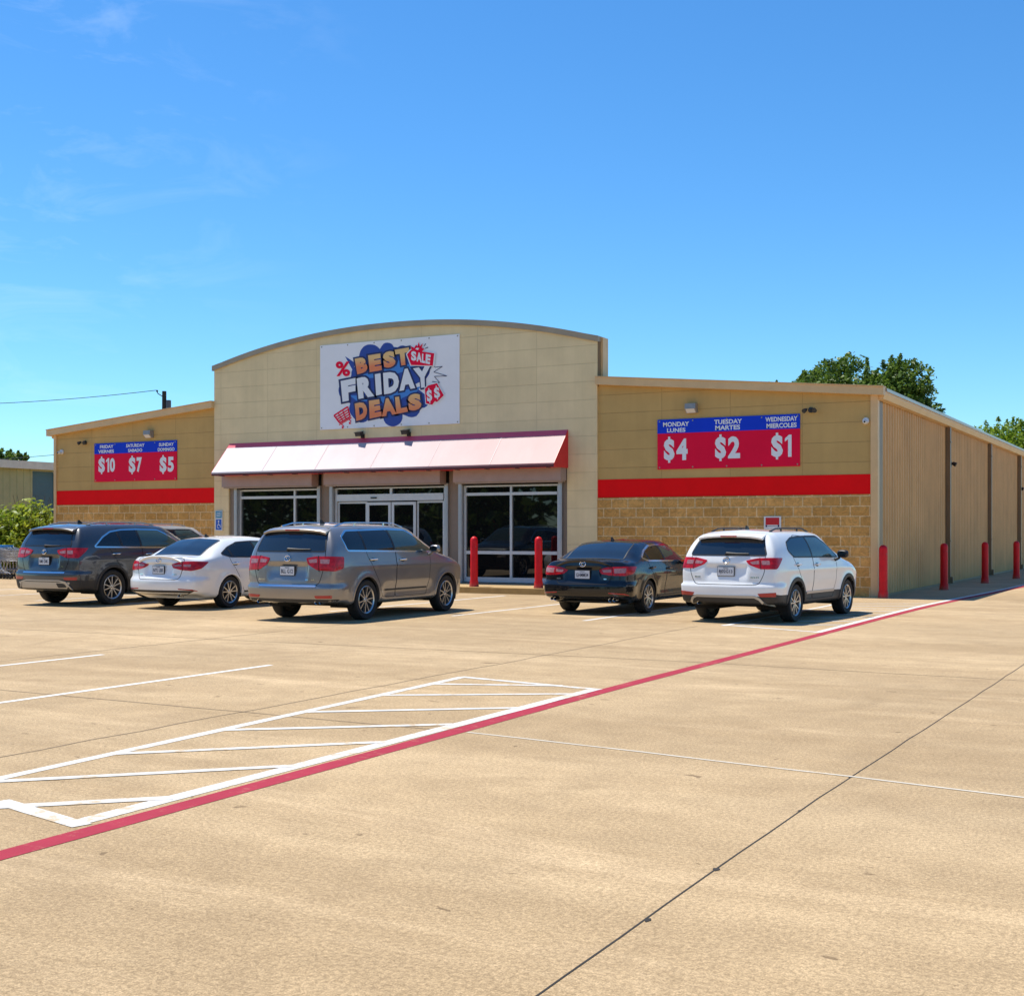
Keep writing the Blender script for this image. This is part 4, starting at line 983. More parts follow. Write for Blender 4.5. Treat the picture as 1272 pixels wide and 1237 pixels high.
def wheel_meshes(r, w, spokes, rimr, twin=True, col=None):
    t = MB(); h = w/2
    t.lathe([(rimr*.98, -h*.80), (rimr+.02, -h*.92), (r*.93, -h), (r*.975, -h*.86), (r, -h*.62), (r, h*.62), (r*.975, h*.86), (r*.93, h), (rimr+.02, h*.92), (rimr*.98, h*.80)], (0, 0, 0), 'x', 40)
    b = MB(); b.lathe([(rimr*.98, -h*.8), (rimr*.93, -h*.5), (rimr*.88, h*.3), (rimr*.93, h*.78), (rimr*1.0, h*.90), (rimr*.97, h*.93), (rimr*.90, h*.80)], (0, 0, 0), 'x', 36)
    b.lathe([(0, h*.74), (rimr*.13, h*.74), (rimr*.20, h*.66), (rimr*.22, h*.3)], (0, 0, 0), 'x', 20)
    for i in range(spokes):
        a0 = 2*math.pi*i/spokes+.15
        for da in ((-.155, .155) if twin else (0,)):
            p = lambda rr, aa: (rr*math.cos(aa), rr*math.sin(aa))
            hw = .025 if twin else .05
            A, B = p(rimr*.17, a0+da*1.2), p(rimr*.95, a0+da*1.7); dx, dy = B[0]-A[0], B[1]-A[1]; dl = math.hypot(dx, dy); nx, ny = -dy/dl*hw*rimr/.25*.5, dx/dl*hw*rimr/.25*.5
            q = [(A[0]+nx, A[1]+ny), (A[0]-nx, A[1]-ny), (B[0]-nx*.8, B[1]-ny*.8), (B[0]+nx*.8, B[1]+ny*.8)]
            b.add([(h*.72 if n < 2 else h*.80, u, v) for n, (u, v) in enumerate(q)]+[(h*.40, u, v) for u, v in q], [(0, 1, 2, 3), (0, 4, 5, 1), (1, 5, 6, 2), (2, 6, 7, 3), (3, 7, 4, 0)], 0)
    d = MB(); d.lathe([(0, h*.1), (rimr*.60, h*.1), (rimr*.60, -h*.1), (rimr*.92, -h*.2), (rimr*.97, -h*.7), (0, -h*.75)], (0, 0, 0), 'x', 28)
    n = MB()
    for i in range(5):
        a = 2*math.pi*i/5; n.lathe([(0, h*.78), (.010, h*.78), (.010, h*.6)], (0, rimr*.125*math.cos(a), rimr*.125*math.sin(a)), 'x', 6)
    return t, b, d, n

def rounded(poly, r, n=4):
    out = []; k = len(poly)
    for i in range(k):
        p, a, b = np.array(poly[i], float), np.array(poly[i-1], float), np.array(poly[(i+1) % k], float)
        da, db = a-p, b-p; la, lb = np.linalg.norm(da), np.linalg.norm(db); rr = min(r, la*.45, lb*.45)
        A, B = p+da/la*rr, p+db/lb*rr
        for t in np.linspace(0, 1, n): out.append(tuple((1-t)**2*A+2*t*(1-t)*p+t*t*B))
    return out

def build_car(c, loc, yaw, label, name, cat, group='cars parked in front of the store'):
    root = empty(name, (loc[0], loc[1], 0), label, cat, group, yaw)
    sk = CarSkin(c); W, wb, wr, AR = c['W'], c['wb'], c['wr'], c['arch']
    paint = c['paint']; V, F, N = sk.V.copy(), sk.F, sk.N
    suv = c['type'] == 'suv'
    # wheel arches cut out of the skin (edge vertices drawn onto the circle)
    for yc in (0, wb):
        r = np.hypot(V[:, 1]-yc, V[:, 2]-wr); near = (np.abs(V[:, 0]) > W*.55) & (np.abs(r-AR) < .020)
        f = AR/np.where(r == 0, 1, r)
        V[near, 1] = yc+(V[near, 1]-yc)*f[near]; V[near, 2] = wr+(V[near, 2]-wr)*f[near]
    y0 = V[:, 1].min(); zc = c['clad_z']; doors = c['doors']; tg = c['tailgate']
    groups = {}
    for fi, f in enumerate(F):
        p = V[list(f)].mean(0); side = abs(p[0]) > W*.72 and .25 < p[2] < 1.6
        if abs(p[0]) > W*.55 and any(math.hypot(p[1]-yc, p[2]-wr) < AR-.001 for yc in (0, wb)): continue
        n = N[list(f)].mean(0); k = 'body'
        if p[2] < zc: k = 'bumper_cladding+' if p[1] < -.35 else 'bumper_cladding-' if p[1] > wb+.3 else 'sill_cladding'+('+' if p[0] > 0 else '-')
        elif abs(n[0]) > .6 and side and inside(doors[0], p[1], p[2]): k = 'rear_door'+('+' if p[0] > 0 else '-')
        elif abs(n[0]) > .6 and side and inside(doors[1], p[1], p[2]): k = 'front_door'+('+' if p[0] > 0 else '-')
        elif p[1] < y0+.55 and n[1] < -.35 and inside(tg, p[0], p[2]): k = 'tailgate' if suv else 'boot_lid'
        elif p[1] < y0+.5 and p[2] < c['shelf']+.03 and p[1] < -AR-.02: k = 'rear_bumper'
        elif p[1] > wb+.45 and p[2] < .66: k = 'front_bumper'
        elif p[1] > 2.6*wb/2.75 and n[2] > .6 and abs(p[0]) < W*.86: k = 'bonnet'
        groups.setdefault(k, []).append(f)
    parts = {}
    for k, fl in groups.items():
        used = sorted({i for f in fl for i in f}); ix = {u: n for n, u in enumerate(used)}
        me = bpy.data.meshes.new(k.rstrip('+-')); me.from_pydata([tuple(V[u]) for u in used], [], [tuple(ix[i] for i in f) for f in fl])
        for p in me.polygons: p.use_smooth = True
        me.normals_split_custom_set_from_vertices([tuple(N[u]) for u in used])
        me.materials.append(M_CLAD if 'cladding' in k and c['clad'] else paint)
        o = bpy.data.objects.new(k.rstrip('+-'), me); COL.objects.link(o); o.parent = root; parts[k] = o
    body = parts['body']
    def mk(mb, nm, m, par=root, sharp=40, fix=False): return mb.build(nm, m, par, sharp=sharp, fix=fix)
    # underbody and wells
    a = MB(); a.box(-W*.66, W*.66, y0+.62, wb+.45, .27, .34); mk(a, 'underbody', M_WELL)
    for yc in (0, wb):
        for sg in (-1, 1):
            a = MB(); n = 26; ang = [R(-18)+R(216)*i/n for i in range(n+1)]; vs = []
            for t in ang:
                for xx in (W*1.0-.045, W*.45): vs.append((sg*xx, yc+(AR+.004)*math.cos(t), wr+(AR+.004)*math.sin(t)))
            a.add(vs, [(2*i, 2*i+1, 2*i+3, 2*i+2) for i in range(n)], 0, True)
            a.add([(sg*W*.45, yc+(AR+.004)*math.cos(t), wr+(AR+.004)*math.sin(t)) for t in ang], [tuple(range(n+1))])
            mk(a, 'wheel_well', M_WELL)
            # arch lip following the body skin
            a = MB(); mode = 'right' if sg > 0 else 'left'; lw = c['lip']; vs = []
            t0 = math.asin(max(-1, min(1, (.30-wr)/(AR+lw*.5)))); m_ = 40
            for i in range(m_+1):
                t = t0+(math.pi-2*t0)*i/m_
                for rr, of in ((AR-.012, -.05), (AR-.012, c['lip_off']*.7), (AR+.012, c['lip_off']), (AR+lw, c['lip_off']*.8), (AR+lw+.006, -.006)):
                    p, nn = sk.hit(mode, yc+max(rr, AR+.006)*math.cos(t), wr+max(rr, AR+.006)*math.sin(t))
                    x_ = p.x+sg*of; vs.append((x_, yc+rr*math.cos(t), wr+rr*math.sin(t)))
            a.add(vs, [(5*i+j, 5*i+j+1, 5*i+j+6, 5*i+j+5) for i in range(m_) for j in range(4)], 0, True)
            mk(a, 'arch_trim', M_CLAD if c['clad'] else paint, fix=True)
    # wheels
    tm, rm, dm, nm = wheel_meshes(wr, .225, c['spokes'], c['rimr'], c['twin'])
    for yc in (0, wb):
        for sg in (1, -1):
            we = bpy.data.objects.new('wheel', None); COL.objects.link(we); we.parent = root
            we.location = (sg*(W-.125), yc, wr); we.rotation_euler = (random.uniform(0, 6), 0, 0 if sg > 0 else math.pi)
            if 'w' not in c:
                c['w'] = [tm.build('tyre', M_TYRE, we), rm.build('rim', M_RIM, we, fix=True), dm.build('brake_disc', M_RIMDARK, we), nm.build('wheel_nuts', M_CHROME, we)]
            else:
                for o in c['w']:
                    q = o.copy(); COL.objects.link(q); q.parent = we
    del c['w']
    # glass
    gl = c['glass']
    for mode in ('right', 'left'):
        for poly, front in gl['side']:
            pr = rounded(poly, .035); a = MB(); sk.patch(a, mode, pr, .004); mk(a, 'side_window', M_AUTOGLASS_F if front else M_AUTOGLASS)
        a = MB(); sk.strip(a, mode, rounded(gl['outline'], .05), .030 if c['chrome'] else .024, .0062, closed=True); mk(a, 'window_trim', M_CHROME if c['chrome'] else M_BLACK)
        for p, q in gl['pillars']:
            a = MB(); sk.strip(a, mode, [p, q], .058, .0058); mk(a, 'window_pillar', M_BLACK)
    a = MB(); sk.patch(a, gl['rear_mode'], rounded(gl['rear'], .05), .004, grid=.06); rw = mk(a, 'rear_window', M_REAR_G)
    a = MB(); sk.strip(a, gl['rear_mode'], rounded(gl['rear'], .05), .022, .0055, closed=True); mk(a, 'window_seal', M_BLACK, rw)
    a = MB(); sk.patch(a, 'top', rounded(gl['wind'], .06), .004, grid=.08); mk(a, 'windscreen', M_AUTOGLASS_F)
    # door gaps, tailgate gap, handles
    for mode, sg in (('right', '+'), ('left', '-')):
        for dp, nmz in zip(doors, ('rear_door', 'front_door')):
            a = MB(); sk.strip(a, mode, rounded([p for p in dp if True], .06), .009, .0018, closed=True); mk(a, 'door_gap', M_SEAM, parts.get(nmz+sg, root))
        for (hy, hz_) in c['handles']:
            p, n = sk.hit(mode, hy, hz_); s = 1 if sg == '+' else -1
            a = MB(); a.tube([p+Vector((s*.004, -.095, 0)), p+Vector((s*.035, -.08, .002)), p+Vector((s*.040, 0, .005)), p+Vector((s*.034, .08, .004)), p+Vector((s*.004, .095, 0))], [.012, .017, .017, .017, .012], 8)
            mk(a, 'handle', M_CHROME if c['chrome_handle'] else paint, parts.get(('rear_door' if hy < c['split'] else 'front_door')+sg, root))
            a = MB(); sk.patch(a, mode, [(hy+.075*math.cos(t), hz_-.005+.034*math.sin(t)) for t in np.linspace(0, 2*math.pi, 14, endpoint=False)], .0012, grid=.05); mk(a, 'handle_cup', M_DARKGREY, parts.get(('rear_door' if hy < c['split'] else 'front_door')+sg, root))
        a = MB(); sk.strip(a, mode, c['moulding'], c['mould_w'], .010); mk(a, 'side_moulding', M_SKID if c['mould_bright'] else M_CLAD)
    tp = parts['tailgate' if suv else 'boot_lid']
    a = MB(); sk.strip(a, 'rear', rounded(tg, .08), .010, .0020, closed=True); mk(a, 'tailgate_gap' if suv else 'boot_gap', M_SEAM, tp)
    # tail lights wrapping round the corner (given in rear metres x, then arc)
    def arc(pts): return [(math.atan2(x, sk.cy-y)*.95, z) for x, y, z in pts]
    for sg in (1, -1):
        q = arc(c['light']); q = [(sg*s_, z) for s_, z in q]; a = MB(); sk.patch(a, 'peri', rounded(q, .03), .012, grid=.04, depth=.02); tl = mk(a, 'tail_light', M_TAIL)
        for lp in c['light_in']:
            q = [(sg*s_, z) for s_, z in arc(lp)]; a = MB(); sk.patch(a, 'peri', rounded(q, .012), .0145, grid=.05, depth=.004); mk(a, 'reversing_lens', M_TAILW, tl)
        q = [(sg*s_, z) for s_, z in arc(c['light_gap'])]; a = MB(); sk.strip(a, 'peri', q, .008, .014); mk(a, 'lamp_gap', M_SEAM, tl)
        q = [(sg*s_, z) for s_, z in arc(c['reflector'])]; a = MB(); sk.patch(a, 'peri', rounded(q, .02), .006, grid=.05); mk(a, 'reflector', M_REFL)
    # rear valance, skid plate
    for poly, of, m_, nmz in c['valance']:
        a = MB(); sk.patch(a, 'peri', rounded(poly, .03), of, grid=.05, depth=.02); mk(a, nmz, m_)
    for path, w_, of, m_, nmz in c['trims']:
        a = MB(); sk.strip(a, 'rear', path, w_, of); mk(a, nmz, m_)
    # number plate with lettering
    pz = c['plate_z']; p, n = sk.hit('rear', 0, pz); px_ = c.get('plate_x', 0); yb = min(sk.hit('rear', .155*s, z)[0].y for s in (-1, 1) for z in (pz-.075, pz+.075))-.012
    a = MB(); a.box(-.16, .16, yb-.006, yb+.02, pz-.085, pz+.085); a.build('plate_frame', M_DARKGREY, root)
    a = MB(); a.box(-.152, .152, yb-.010, yb-.0065, pz-.076, pz+.076); pl = a.build('licence_plate', M_PLATE, root)
    a = MB(); text_box(a, c['plate'], -.128, .128, pz-.045, pz+.028, yb-.0125, .02); text_box(a, 'TEXAS', -.05, .05, pz+.042, pz+.066, yb-.0125, .01); mk(a, 'plate_lettering', M_PLATE_T, pl, None)
    # emblem, badges, brake light
    ez = c['emblem_z']; p, n = sk.hit('rear', 0, ez); u = Vector((1, 0, 0)); v = n.cross(u).normalized()
    a = MB(); c0 = p+n*.008
    a.tube([c0+.062*math.cos(t)*u+.050*math.sin(t)*v for t in np.linspace(0, 2*math.pi, 25)], .009, 6); a.tube([c0+.03*math.cos(t)*u+.026*math.sin(t)*v for t in np.linspace(.3, 5.2, 16)], .008, 6); mk(a, 'emblem', M_CHROME)
    for bx, bw in c['badges']:
        a = MB(); k0 = int(bw/.03)
        for i in range(k0): sk.patch(a, 'rear', [(bx+i*.03, c['badge_z']), (bx+i*.03+.02, c['badge_z']), (bx+i*.03+.02, c['badge_z']+.022), (bx+i*.03, c['badge_z']+.022)], .004, grid=.05, depth=.002)
        mk(a, 'badge', M_CHROME, tp)
    # mirrors
    my, mz = c['mirror']
    for sg, mode in ((1, 'right'), (-1, 'left')):
        p, n = sk.hit(mode, my, mz-.05); a = MB()
        bmv = bmesh.new(); bmesh.ops.create_uvsphere(bmv, u_segments=16, v_segments=10, radius=1)
        vs = []
        for vtx in bmv.verts:
            x_, y_, z_ = vtx.co; f3 = lambda q, e: math.copysign(abs(q)**e, q)
            vs.append((p.x+sg*(.15+.115*f3(x_, .7)), my+.02+.075*f3(y_, .8)-.02*x_*sg*sg, mz+.065+.075*f3(z_, .7)))
        a.add(vs, [tuple(w_.index for w_ in f.verts) for f in bmv.faces], 0, True); bmv.free()
        a.tube([p-n*.02, p+Vector((sg*.05, .01, .02)), p+Vector((sg*.09, .02, .05))], [.03, .025, .025], 8)
        mi = mk(a, 'mirror', c['mirror_m'], root, 60)
        a = MB(); a.add([(p.x+sg*(.15+.085*math.cos(t)), my-.058, mz+.065+.052*math.sin(t)) for t in np.linspace(0, 2*math.pi, 16, endpoint=False)], [tuple(range(16))]); mk(a, 'mirror_glass', M_AUTOGLASS, mi)
    # head lamps and grille (front, away from the camera)
    for sg in (1, -1):
        a = MB(); sk.patch(a, 'front', [(sg*W*.40, .70), (sg*W*.70, .72), (sg*W*.74, .82*c['H']/1.66+.02), (sg*W*.42, .78)], .006); mk(a, 'headlight', M_LENS)
    a = MB(); sk.patch(a, 'front', [(-W*.34, .52), (W*.34, .52), (W*.36, .70), (-W*.36, .70)], .006); mk(a, 'grille', M_BLACK)
    # fin aerial
    p, n = sk.hit('top', 0, c['fin_y']); a = MB(); a.prism_x([(p.y-.06, p.z-.01), (p.y+.09, p.z-.01), (p.y-.02, p.z+.062), (p.y-.05, p.z+.066)], -.014, .014); a.build('aerial', c['fin_m'], root)
    if suv:
        # roof spoiler with brake light, wiper, rails
        zt = c['spoil_z']; hw = c['spoil_w']; pts = []
        a = MB(); m_ = 12; ring = []
        for i in range(m_+1):
            x_ = -hw+2*hw*i/m_; u_ = abs(x_/hw)
            p1, _ = sk.hit('top', x_*.97, sk.V[:, 1].min()+c['spoil_in']); yb_ = p1.y-c['spoil_len']*(1-.22*u_**3); zb_ = p1.z-c['spoil_drop']-.015*u_**4
            ring += [(x_, p1.y+.02, p1.z+.006), (x_, yb_+.02, zb_+.004), (x_, yb_, zb_-.012), (x_, yb_+.01, zb_-.045), (x_, p1.y, p1.z-.075)]
        a.add(ring, [(5*i+j, 5*i+5+j, 5*i+6+j, 5*i+1+j) for i in range(m_) for j in range(4)], 0, True)
        a.add(ring[:5], [(4, 3, 2, 1, 0)]); a.add(ring[-5:], [(0, 1, 2, 3, 4)])
        sp = mk(a, 'roof_spoiler', c['spoil_m'], fix=True, sharp=30)
        q = ring[5*(m_//2):5*(m_//2)+5]
        a = MB(); a.obox((0, q[2][1]-.004, (q[2][2]+q[3][2])/2+.004), (.15, 0, 0), (0, .008, 0), (0, .0, .013)); mk(a, 'brake_light', M_TAIL, sp)
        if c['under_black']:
            a = MB(); sk.patch(a, 'rear', c['under_black'], .0045, grid=.06); mk(a, 'spoiler_black_panel', M_BLACK)  # black band above the rear glass, below the spoiler
        wz = c['wiper_z']; p, n = sk.hit('rear', c['wiper_x'][0], wz); p2, n2 = sk.hit('rear', c['wiper_x'][1], wz+.015)
        a = MB(); a.tube([p+n*.008, p+n*.045+Vector((.03, 0, .01)), (p+p2)/2+n*.035, p2+n*.02], [.028, .024, .014, .008], 8); mk(a, 'wiper', M_BLACK)
        for sg in (1, -1):
            a = MB(); path = []
            for i in range(15):
                yy = c['rail'][0]+(c['rail'][1]-c['rail'][0])*i/14; p, n = sk.hit('top', sg*W*.60, yy); e_ = min(i, 14-i)
                path.append(p+Vector((0, 0, .045*min(1, e_/2.0)+.004)))
            a.tube(path, [.014 if 0 < i < 14 else .02 for i in range(15)], 8)
            for i in (4, 10): a.tube([path[i]-Vector((0, 0, .05)), path[i]], .016, 8)
            mk(a, 'roof_rail', c['rail_m'])
    else:
        # boot lip spoiler and high brake light
        a = MB(); m_ = 14; ring = []
        for i in range(m_+1):
            x_ = -W*.62+W*1.24*i/m_; u_ = abs(x_/(W*.62)); p1, _ = sk.hit('top', x_, y0+.10+.05*u_**2)
            ring += [(x_, p1.y+.10, p1.z+.004), (x_, p1.y-.035, p1.z+.022*(1-u_**3)+.006), (x_, p1.y-.045, p1.z+.012*(1-u_**3)), (x_, p1.y-.02, p1.z-.03)]
        a.add(ring, [(4*i+j, 4*i+4+j, 4*i+5+j, 4*i+1+j) for i in range(m_) for j in range(3)], 0, True); mk(a, 'boot_lip', paint, fix=True)
    for (ex, ez_, ey_, er) in c['exhaust']:
        a = MB(); a.lathe([(er*.86, .12), (er*.86, -.01), (er, -.014), (er, .12)], (ex, ey_+y0, ez_), 'y', 16); a.lathe([(0, .03), (er*.86, .03)], (ex, ey_+y0, ez_), 'y', 16, 1)
        mk(a, 'exhaust_tip', [M_CHROME, M_WELL])
    return root

P_DGREY = car_paint('dark metallic grey car paint', (.055, .058, .064), .55, .32)
P_SILVER = car_paint('warm grey metallic car paint', (.27, .25, .235), .60, .30)
P_WHITE = car_paint('white car paint', (.86, .855, .83), 0, .35)
P_BLACK = car_paint('black blue car paint', (.0045, .005, .007), 0, .25)
P_BLACK.node_tree.nodes['Principled BSDF'].inputs['Coat Weight'].default_value = .75; P_BLACK.node_tree.nodes['Principled BSDF'].inputs['Specular IOR Level'].default_value = .2
P_PEARL = car_paint('pale silver car paint', (.52, .51, .50), .4, .3)

def suv_conf(**kw):
    H = kw.get('H', 1.66); k = H/1.66; W = kw.get('W', .93); ro = kw.get('ro', .95); wb = kw.get('wb', 2.7); e = .95-ro; g_ = wb/2.7
    c = dict(type='suv', W=W, H=H, wb=wb, ro=ro, wr=.345, arch=.405, lip=.055, lip_off=.012, shelf=.66*k, recess=(.36, .80*k, 1.02*k, .035), crease=.92*k, bulge=.07,
        clad=True, clad_z=.50, spokes=5, rimr=.235, twin=True, chrome=False, chrome_handle=False, split=.62*g_,
        doors=[[(-.06, 1.10*k), (.40, .55), (.46, .40), (.84*g_, .38), (.84*g_, 1.52*k), (.30, 1.54*k), (-.16, 1.30*k)], [(.85*g_, .38), (1.95*g_, .38), (2.02*g_, .62), (2.06*g_, 1.10*k), (1.52*g_, 1.53*k), (.85*g_, 1.53*k)]],
        tailgate=[(-.60, .68*k), (.60, .68*k), (.70, .90*k), (.70, 1.12*k), (.60, 1.54*k), (-.60, 1.54*k), (-.70, 1.12*k), (-.70, .90*k)],
        handles=[(.02+.06, 1.02*k), (1.02*g_, 1.005*k)], moulding=[(.48, .50), (1.98*g_, .50)], mould_w=.045, mould_bright=False,
        glass=dict(side=[([(-.05, 1.165*k), (-.24, 1.27*k), (-.18, 1.40*k), (.15, 1.485*k), (.78*g_, 1.505*k), (.80*g_, 1.145*k)], 0),
                         ([(.86*g_, 1.143*k), (.84*g_, 1.505*k), (1.46*g_, 1.495*k), (1.88*g_, 1.30*k), (2.14*g_, 1.135*k)], 1)],
                   outline=[(-.06, 1.155*k), (-.26, 1.27*k), (-.195, 1.41*k), (.14, 1.495*k), (.80*g_, 1.517*k), (1.47*g_, 1.507*k), (1.90*g_, 1.305*k), (2.18*g_, 1.125*k)],
                   pillars=[((.83*g_, 1.15*k), (.81*g_, 1.505*k))],
                   rear=[(-.71, 1.19*k), (.71, 1.19*k), (.60, 1.475*k), (-.60, 1.475*k)], rear_mode='rear',
                   wind=[(-.60, 1.68*g_), (.60, 1.68*g_), (.68, 2.48*g_), (-.68, 2.48*g_)]),
        light=[(.36, -.97+e, 1.10*k), (.60, -.95+e, 1.145*k), (.80, -.88+e, 1.15*k), (.90, -.62+e, 1.145*k), (.88, -.72+e, 1.06*k), (.84, -.84+e, .955*k), (.62, -.95+e, .955*k), (.42, -.97+e, 1.03*k)],
        light_in=[[(.44, -.97+e, 1.075*k), (.60, -.95+e, 1.10*k), (.60, -.95+e, 1.04*k), (.48, -.97+e, 1.035*k)], [(.64, -.94+e, 1.10*k), (.76, -.9+e, 1.10*k), (.76, -.9+e, 1.03*k), (.64, -.94+e, 1.03*k)]],
        light_gap=[(.62, -.945+e, .95*k), (.62, -.945+e, 1.15*k)],
        reflector=[(.55, -.97+e, .53), (.84, -.88+e, .555), (.84, -.88+e, .48), (.60, -.97+e, .475)],
        valance=[], trims=[], plate_z=.91*k, plate='8J02G13', emblem_z=1.10*k, badges=[], badge_z=.80*k, mirror=(2.0*g_, 1.12*k), mirror_m=M_BLACK,
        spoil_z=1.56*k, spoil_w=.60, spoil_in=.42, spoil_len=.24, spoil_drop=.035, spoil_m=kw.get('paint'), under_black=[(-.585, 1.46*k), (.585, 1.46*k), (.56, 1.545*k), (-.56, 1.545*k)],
        wiper_z=1.20*k, wiper_x=(-.02, .40), rail=(-.35, 1.45*g_), rail_m=M_BLACK, fin_y=-.05, fin_m=M_BLACK, exhaust=[])
    c.update(kw); return c
def sedan_conf(**kw):
    H = kw.get('H', 1.475); k = H/1.475; W = kw.get('W', .92); ro = kw.get('ro', 1.08); wb = kw.get('wb', 2.8); e = 1.08-ro; g_ = wb/2.8
    c = dict(type='sedan', W=W, H=H, wb=wb, ro=ro, wr=.33, arch=.375, lip=.028, lip_off=.006, shelf=.60*k, recess=(.34, .68*k, .915*k, .04), crease=.80*k, bulge=.10,
        clad=False, clad_z=.30, spokes=5, rimr=.235, twin=True, chrome=True, chrome_handle=True, split=.70*g_,
        doors=[[(.02, .96*k), (.36, .52), (.44, .34), (.90*g_, .33), (.90*g_, 1.32*k), (.42, 1.34*k), (-.02, 1.18*k)], [(.91*g_, .33), (1.95*g_, .33), (2.02*g_, .55), (2.06*g_, .95*k), (1.50*g_, 1.34*k), (.91*g_, 1.34*k)]],
        tailgate=[(-.54, .60*k), (.54, .60*k), (.60, .80*k), (.62, 1.03*k), (-.62, 1.03*k), (-.60, .80*k)],
        handles=[(.16, .90*k), (1.06*g_, .875*k)], moulding=[(.46, .335), (1.95*g_, .335)], mould_w=.03, mould_bright=False,
        glass=dict(side=[([(.03, 1.045*k), (-.19, 1.10*k), (.08, 1.215*k), (.44, 1.315*k), (.84*g_, 1.335*k), (.87*g_, 1.03*k)], 0),
                         ([(.93*g_, 1.028*k), (.90*g_, 1.335*k), (1.34*g_, 1.325*k), (1.80*g_, 1.17*k), (2.12*g_, 1.01*k)], 1)],
                   outline=[(.03, 1.035*k), (-.22, 1.098*k), (.07, 1.227*k), (.43, 1.327*k), (.86*g_, 1.347*k), (1.35*g_, 1.337*k), (1.82*g_, 1.175*k), (2.16*g_, 1.0*k)],
                   pillars=[((.90*g_, 1.03*k), (.87*g_, 1.335*k)), ((.10, 1.05*k), (.06, 1.20*k))],
                   rear=[(-.62, -.62+e*.4), (.62, -.62+e*.4), (.56, .09), (-.56, .09)], rear_mode='top',
                   wind=[(-.56, 1.60*g_), (.56, 1.60*g_), (.68, 2.46*g_), (-.68, 2.46*g_)]),
        light=[(.30, -1.08+e, .90*k), (.55, -1.06+e, .955*k), (.76, -1.0+e, .96*k), (.90, -.66+e, .945*k), (.84, -.84+e, .82*k), (.74, -1.0+e, .775*k), (.55, -1.06+e, .79*k), (.36, -1.08+e, .83*k)],
        light_in=[[(.36, -1.08+e, .885*k), (.55, -1.06+e, .90*k), (.55, -1.06+e, .86*k), (.40, -1.08+e, .855*k)], [(.59, -1.05+e, .90*k), (.74, -1.0+e, .90*k), (.72, -1.0+e, .85*k), (.59, -1.05+e, .855*k)]],
        light_gap=[(.565, -1.055+e, .78*k), (.565, -1.055+e, .958*k)],
        reflector=[(.48, -1.08+e, .44), (.74, -1.0+e, .425), (.82, -.92+e, .39), (.80, -.94+e, .385), (.72, -1.0+e, .405), (.48, -1.08+e, .42)],
        valance=[], trims=[], plate_z=.79*k, plate='NTL LE0', emblem_z=.985*k, badges=[], badge_z=.69*k, mirror=(2.0*g_, 1.0*k), mirror_m=kw.get('paint'), fin_y=.30, fin_m=M_BLACK, exhaust=[])
    c.update(kw); return c
def arcx(x, y, cy): return math.atan2(x, cy-y)*.95

# white hatchback-style SUV (front right)
cyw = -.98+.80
white = suv_conf(W=.92, H=1.65, wb=2.68, ro=.93, wr=.34, arch=.40, paint=P_WHITE, spoil_m=P_WHITE, clad_z=.50, badges=[(-.60, .12), (.46, .15)], chrome_handle=False, mould_bright=True,
    valance=[([(-1.02, .46), (-1.02, .38), (-.80, .30), (.80, .30), (1.02, .38), (1.02, .46)], .004, M_CLAD, 'rear_valance')],
    trims=[([(-.68, .33), (-.62, .44), (-.54, .475), (.54, .475), (.62, .44), (.74, .31)], .042, .022, M_SKID, 'skid_trim')], plate='8J02G13', exhaust=[(-.52, .345, .08, .03)])
